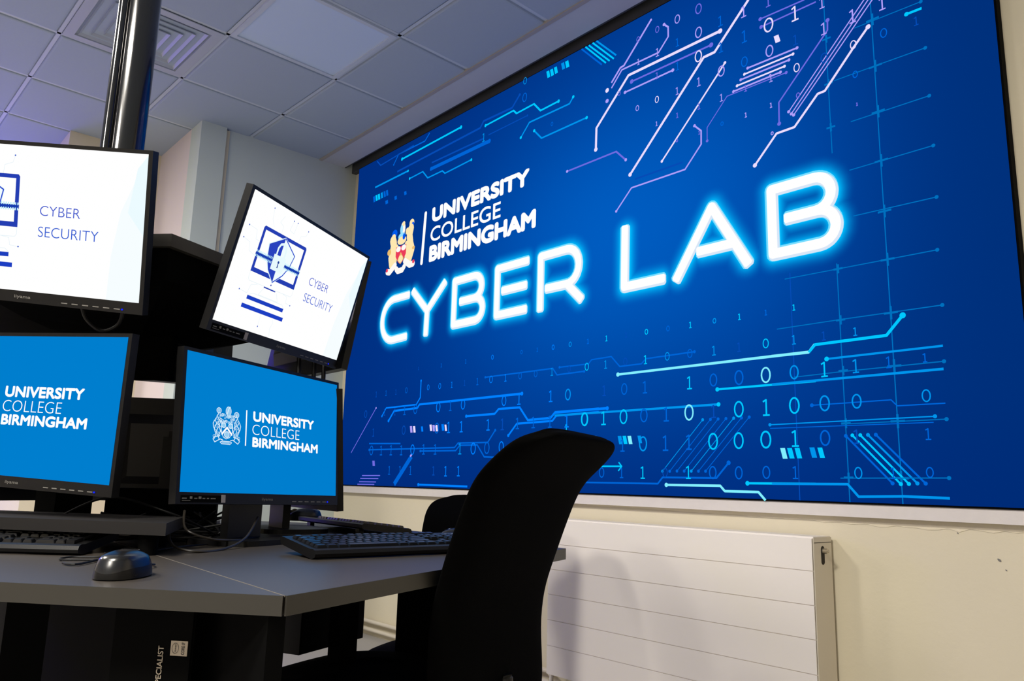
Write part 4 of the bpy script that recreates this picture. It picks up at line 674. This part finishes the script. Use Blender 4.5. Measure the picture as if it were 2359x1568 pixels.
# ------------------------------------------------------------------ cables
def cable(pts, r, m, label, group=None, name='cable'):
    b = NB(); tube(b, pts, r, 8, 8); o = ob(name, b, m, None, smooth=True); tag(o, label, 'cable', group); return o
zc = ZD + .003
cable([(-1.375, .43, ZD+.008), (-1.42, .452, zc), (-1.52, .40, zc), (-1.56, .345, zc), (-1.60, .37, zc), (-1.58, .42, zc), (-1.66, .44, zc)], .0016, M['cable'], 'thin black mouse lead looping behind the left keyboard')
cable([(-1.50, .335, zc), (-1.47, .35, zc), (-1.56, .42, zc), (-1.66, .52, zc), (-1.70, .60, zc+.004), (-1.78, .68, zc)], .002, M['cable'], 'thin black lead running right from the left keyboard across the desk')
cable([(-1.79, .62, ZD+.06), (-1.72, .575, ZD+.045), (-1.66, .565, zc+.01), (-1.62, .60, zc), (-1.66, .67, zc), (-1.72, .74, ZD+.02), (-1.80, .80, ZD+.06)], .0028, M['cableg'], 'grey-brown cable looping in front of the lower right monitor stand', 'cable tangle left of the monitor stand')
cable([(-1.80, .63, ZD+.075), (-1.74, .615, ZD+.04), (-1.72, .66, ZD+.02), (-1.76, .74, ZD+.012), (-1.86, .83, ZD+.01)], .0028, M['cableg'], 'grey-brown cable dropping from the knot towards the stand', 'cable tangle left of the monitor stand')
random.seed(11)
for k in range(9):
    a = random.uniform(-.05, .05); cable([(-1.90+random.uniform(-.08, .06), .60+random.uniform(-.10, .18), ZD+random.uniform(.004, .07)) for q in range(6)], .0026, M['cable'], 'black cable in the tangle between the two lower monitors', 'black cables tangled between the lower monitors')
cable([(x, y, z+Z0) for x, y, z in ((-1.835, .376, .38), (-1.831, .382, .355), (-1.827, .395, .323), (-1.803, .421, .299), (-1.772, .443, .311), (-1.757, .446, .343), (-1.754, .444, .38))], .0042, M['cable'], 'black cable loop hanging under the upper left monitor')
cable([(-2.30, .50, ZD+.03), (-2.22, .44, ZD+.012), (-2.12, .50, ZD+.006)], .004, M['cablew'], 'short white cable lying behind the lower left monitor stand')
cable([(-1.84, .72, ZD+.02), (-1.80, .60, ZD+.07), (-1.90, .50, ZD+.10), (-2.0, .42, ZD+.05)], .0026, M['cable'], 'black cable arching from the riser towards the centre')
# wires hanging in the gap between the upper right monitor and the blue one below
for k, (x, y) in enumerate(((-1.93, .93), (-1.96, .99), (-1.98, 1.03))):
    cable([(x, y, Z0+.40), (x-.01, y+.01, Z0+.33), (x+.005, y+.005, Z0+.27), (x, y+.01, Z0+.15)], .006, M['cable'], 'black cable hanging below the upper right monitor', 'cables hanging behind the right monitors')

# ------------------------------------------------------------------ computers slung under the desks
def pc(loc, rz, w_, d_, z0, z1, label, m, skew=None):
    t = empty('computer', (loc[0], loc[1], z0), rz, label, 'computer', None)
    b = NB(); sx, sy = skew or (0, d_); prism(b, [(-w_/2, .006), (w_/2, .006), (w_/2+sx, sy), (-w_/2+sx, sy)], 0, z1-z0); ob('case', b, m, t, bevel=.003)
    b = NB(); box(b, -w_/2+.001, w_/2-.001, 0, .006, .002, z1-z0-.002); ob('front_panel', b, M['blackpanel'], t, bevel=.002)
    return t
n_ = Vector((.916, .40)); 
p1 = pc((-1.735, .985), R(113.6), .235, .40, Z0-.387, ZD-.026, 'dark grey computer case slung under the centre desk, behind the table leg', M['pcgrey'])
p1.rotation_euler.z = R(113.6); 
p2 = pc((-1.2436, .4071), R(40.6), .125, .42, .22, ZD-.03, 'black computer tower under the left desk, with a silver sticker and sideways lettering', M['blackpanel'], (-.304, .26))
hz = Z0-.22
b = NB(); text_in(b, 'PC SPECIALIST', .0, .074, .0, .0085, lambda x, y: Vector((.0205-y, -.0012, hz-.317+x)), .01); ob('lettering', b, M['sticker'], p2)
b = NB(); box(b, .031, .057, -.0012, 0, hz-.2555, hz-.2350); stk = ob('silver_sticker', b, M['sticker'], p2)
b = NB(); 
def ringp(cx, cz, rx, rz_, w_=.0007):
    for k in range(20):
        a0, a1 = 2*pi*k/20, 2*pi*(k+1)/20
        b.faces.new([b.verts.new((cx+(rx+o)*cos(a), -.0016, cz+(rz_+o)*sin(a))) for a, o in ((a0, 0), (a1, 0), (a1, w_), (a0, w_))])
ringp(.0385, hz-.2452, .0048, .0068, .0006)
text_in(b, 'intel', -.005, .005, -.0015, .0015, lambda x, y: Vector((.0385-y, -.0016, hz-.2452+x)), .01)
text_in(b, 'CORE i7', -.0085, .0085, -.0026, .0026, lambda x, y: Vector((.0505-y, -.0016, hz-.2452+x)), .03)
ob('sticker_print', b, mat('sticker_ink', (70, 66, 66), .6), stk)

# ------------------------------------------------------------------ office chairs
def chair(loc, rz, label, dz=0):
    """local +y is where the sitter faces; back profile from lumbar to the flared top"""
    t = empty('office_chair', loc, rz, label, 'chair', None)
    SEC = [(.43, .010, .225), (.50, .007, .243), (.58, 0, .238), (.66, .005, .242), (.72, .024, .249), (.78, .044, .253), (.84, .066, .256), (.88, .084, .258), (.905, .103, .262), (.93, .131, .264), (.950, .152, .258), (.966, .170, .238), (.976, .183, .190)]
    N = 20; front = []; back = []
    def secp(z, o, w_):
        F = []; B = []
        for i in range(N+1):
            s = -1 + 2*i/N; th = .028*(1-abs(s)**6)**.5 + .004
            cur = .005*s*s
            F.append(Vector((s*w_, -o+cur, z))); B.append(Vector((s*w_, -o+cur-th, z-.006)))
        return F + B[::-1]
    zs = [(z+dz, o, w_) for z, o, w_ in SEC]
    rings = [secp(*q) for q in zs]; b = NB(); 
    z, o, w_ = zs[-1]; rings.append([Vector((p.x*.93, (p.y+o+.012)*.4-o-.014, p.z+.010)) for p in rings[-1]])
    z, o, w_ = zs[0]; rings.insert(0, [Vector((p.x*.9, (p.y+.012)*.5-.014, p.z-.012)) for p in rings[0]])
    loft(b, rings); o_ = ob('backrest', b, M['fabric'], t, smooth=True)
    md = o_.modifiers.new('sub', 'SUBSURF'); md.levels = 1; md.render_levels = 2
    rings = []
    for zf, k in ((0, .80), (.012, .95), (.03, 1), (.052, .99), (.066, .93), (.072, .80), (.074, .5)):
        r_ = []
        for i in range(40):
            a = 2*pi*i/40; c_, s_ = cos(a), sin(a); r_.append(Vector((.245*k*abs(c_)**.72*(1 if c_ > 0 else -1), .285+.265*k*abs(s_)**.72*(1 if s_ > 0 else -1), .414+dz+zf - .018*max(0, s_)**3*(zf/.07))))
        rings.append(r_)
    b = NB(); loft(b, rings); ob('seat', b, M['fabric'], t, smooth=True)
    b = NB(); tube(b, [(0, .20, .385+dz), (0, .02, .385+dz), (0, -.030, .41+dz), (0, -.036, .46+dz), (0, -.034, .52+dz)], .016, 12, 6); ob('back_support', b, M['plastic'], t, smooth=True)
    b = NB(); box(b, -.10, .10, .13, .36, .375+dz, .404+dz); ob('tilt_mechanism', b, M['plastic'], t, bevel=.006)
    b = NB(); cyl(b, (0, .245, .09), (0, .245, .25), .030, 20); cyl(b, (0, .245, .25), (0, .245, .376+dz), .015, 20); ob('gas_column', b, M['plastic'], t, smooth=True)
    for k in range(5):
        a = 2*pi*k/5 + .3; dx, dy = cos(a), sin(a); nx, ny = -dy, dx
        b = NB(); loft(b, [[Vector((dx*r_+nx*s*w_, .245+dy*r_+ny*s*w_, z)) for s, z in ((-1, zt-h_), (1, zt-h_), (1, zt), (-1, zt))] for r_, w_, zt, h_ in ((.02, .026, .115, .05), (.16, .020, .098, .035), (.30, .014, .080, .022))]); ob('leg', b, M['plastic'], t, bevel=.003)
        b = NB(); X, Y = dx*.30, .245+dy*.30
        for s in (-.016, .006): cyl(b, (X+nx*s, Y+ny*s, .027), (X+nx*(s+.010), Y+ny*(s+.010), .027), .027, 20)
        cyl(b, (X, Y, .03), (X, Y, .062), .006); ob('caster', b, M['plastic'], t, smooth=True)
    return t
ang = math.atan2(.40, .916)                              # heading of the backrest normal, away from the desk
chair((-1.24, 1.05, 0), ang + pi/2, 'black office chair in the foreground with its tall back to the right')
chair((-2.33, 1.893, 0), R(210), 'black office chair between the far desk and the wall, only its top showing', dz=-.146)
# ------------------------------------------------------------------ added blue glow panel, stand-in for an unseen blue light source
bs = empty('blue_glow_panel', (XL+.03, -.35, 1.65), pi/2, 'added blue glowing panel on the unseen far wall, tinting the ceiling', 'display screen')
b = NB(); box(b, -1.0, 1.0, -.02, .03, 0, 1.15); ob('housing', b, M['blackpanel'], bs)
b = NB(); box(b, -.98, .98, -.022, -.0205, .02, 1.13); ob('screen', b, emat('blue_glow', (86, 74, 255), 12.0), bs)
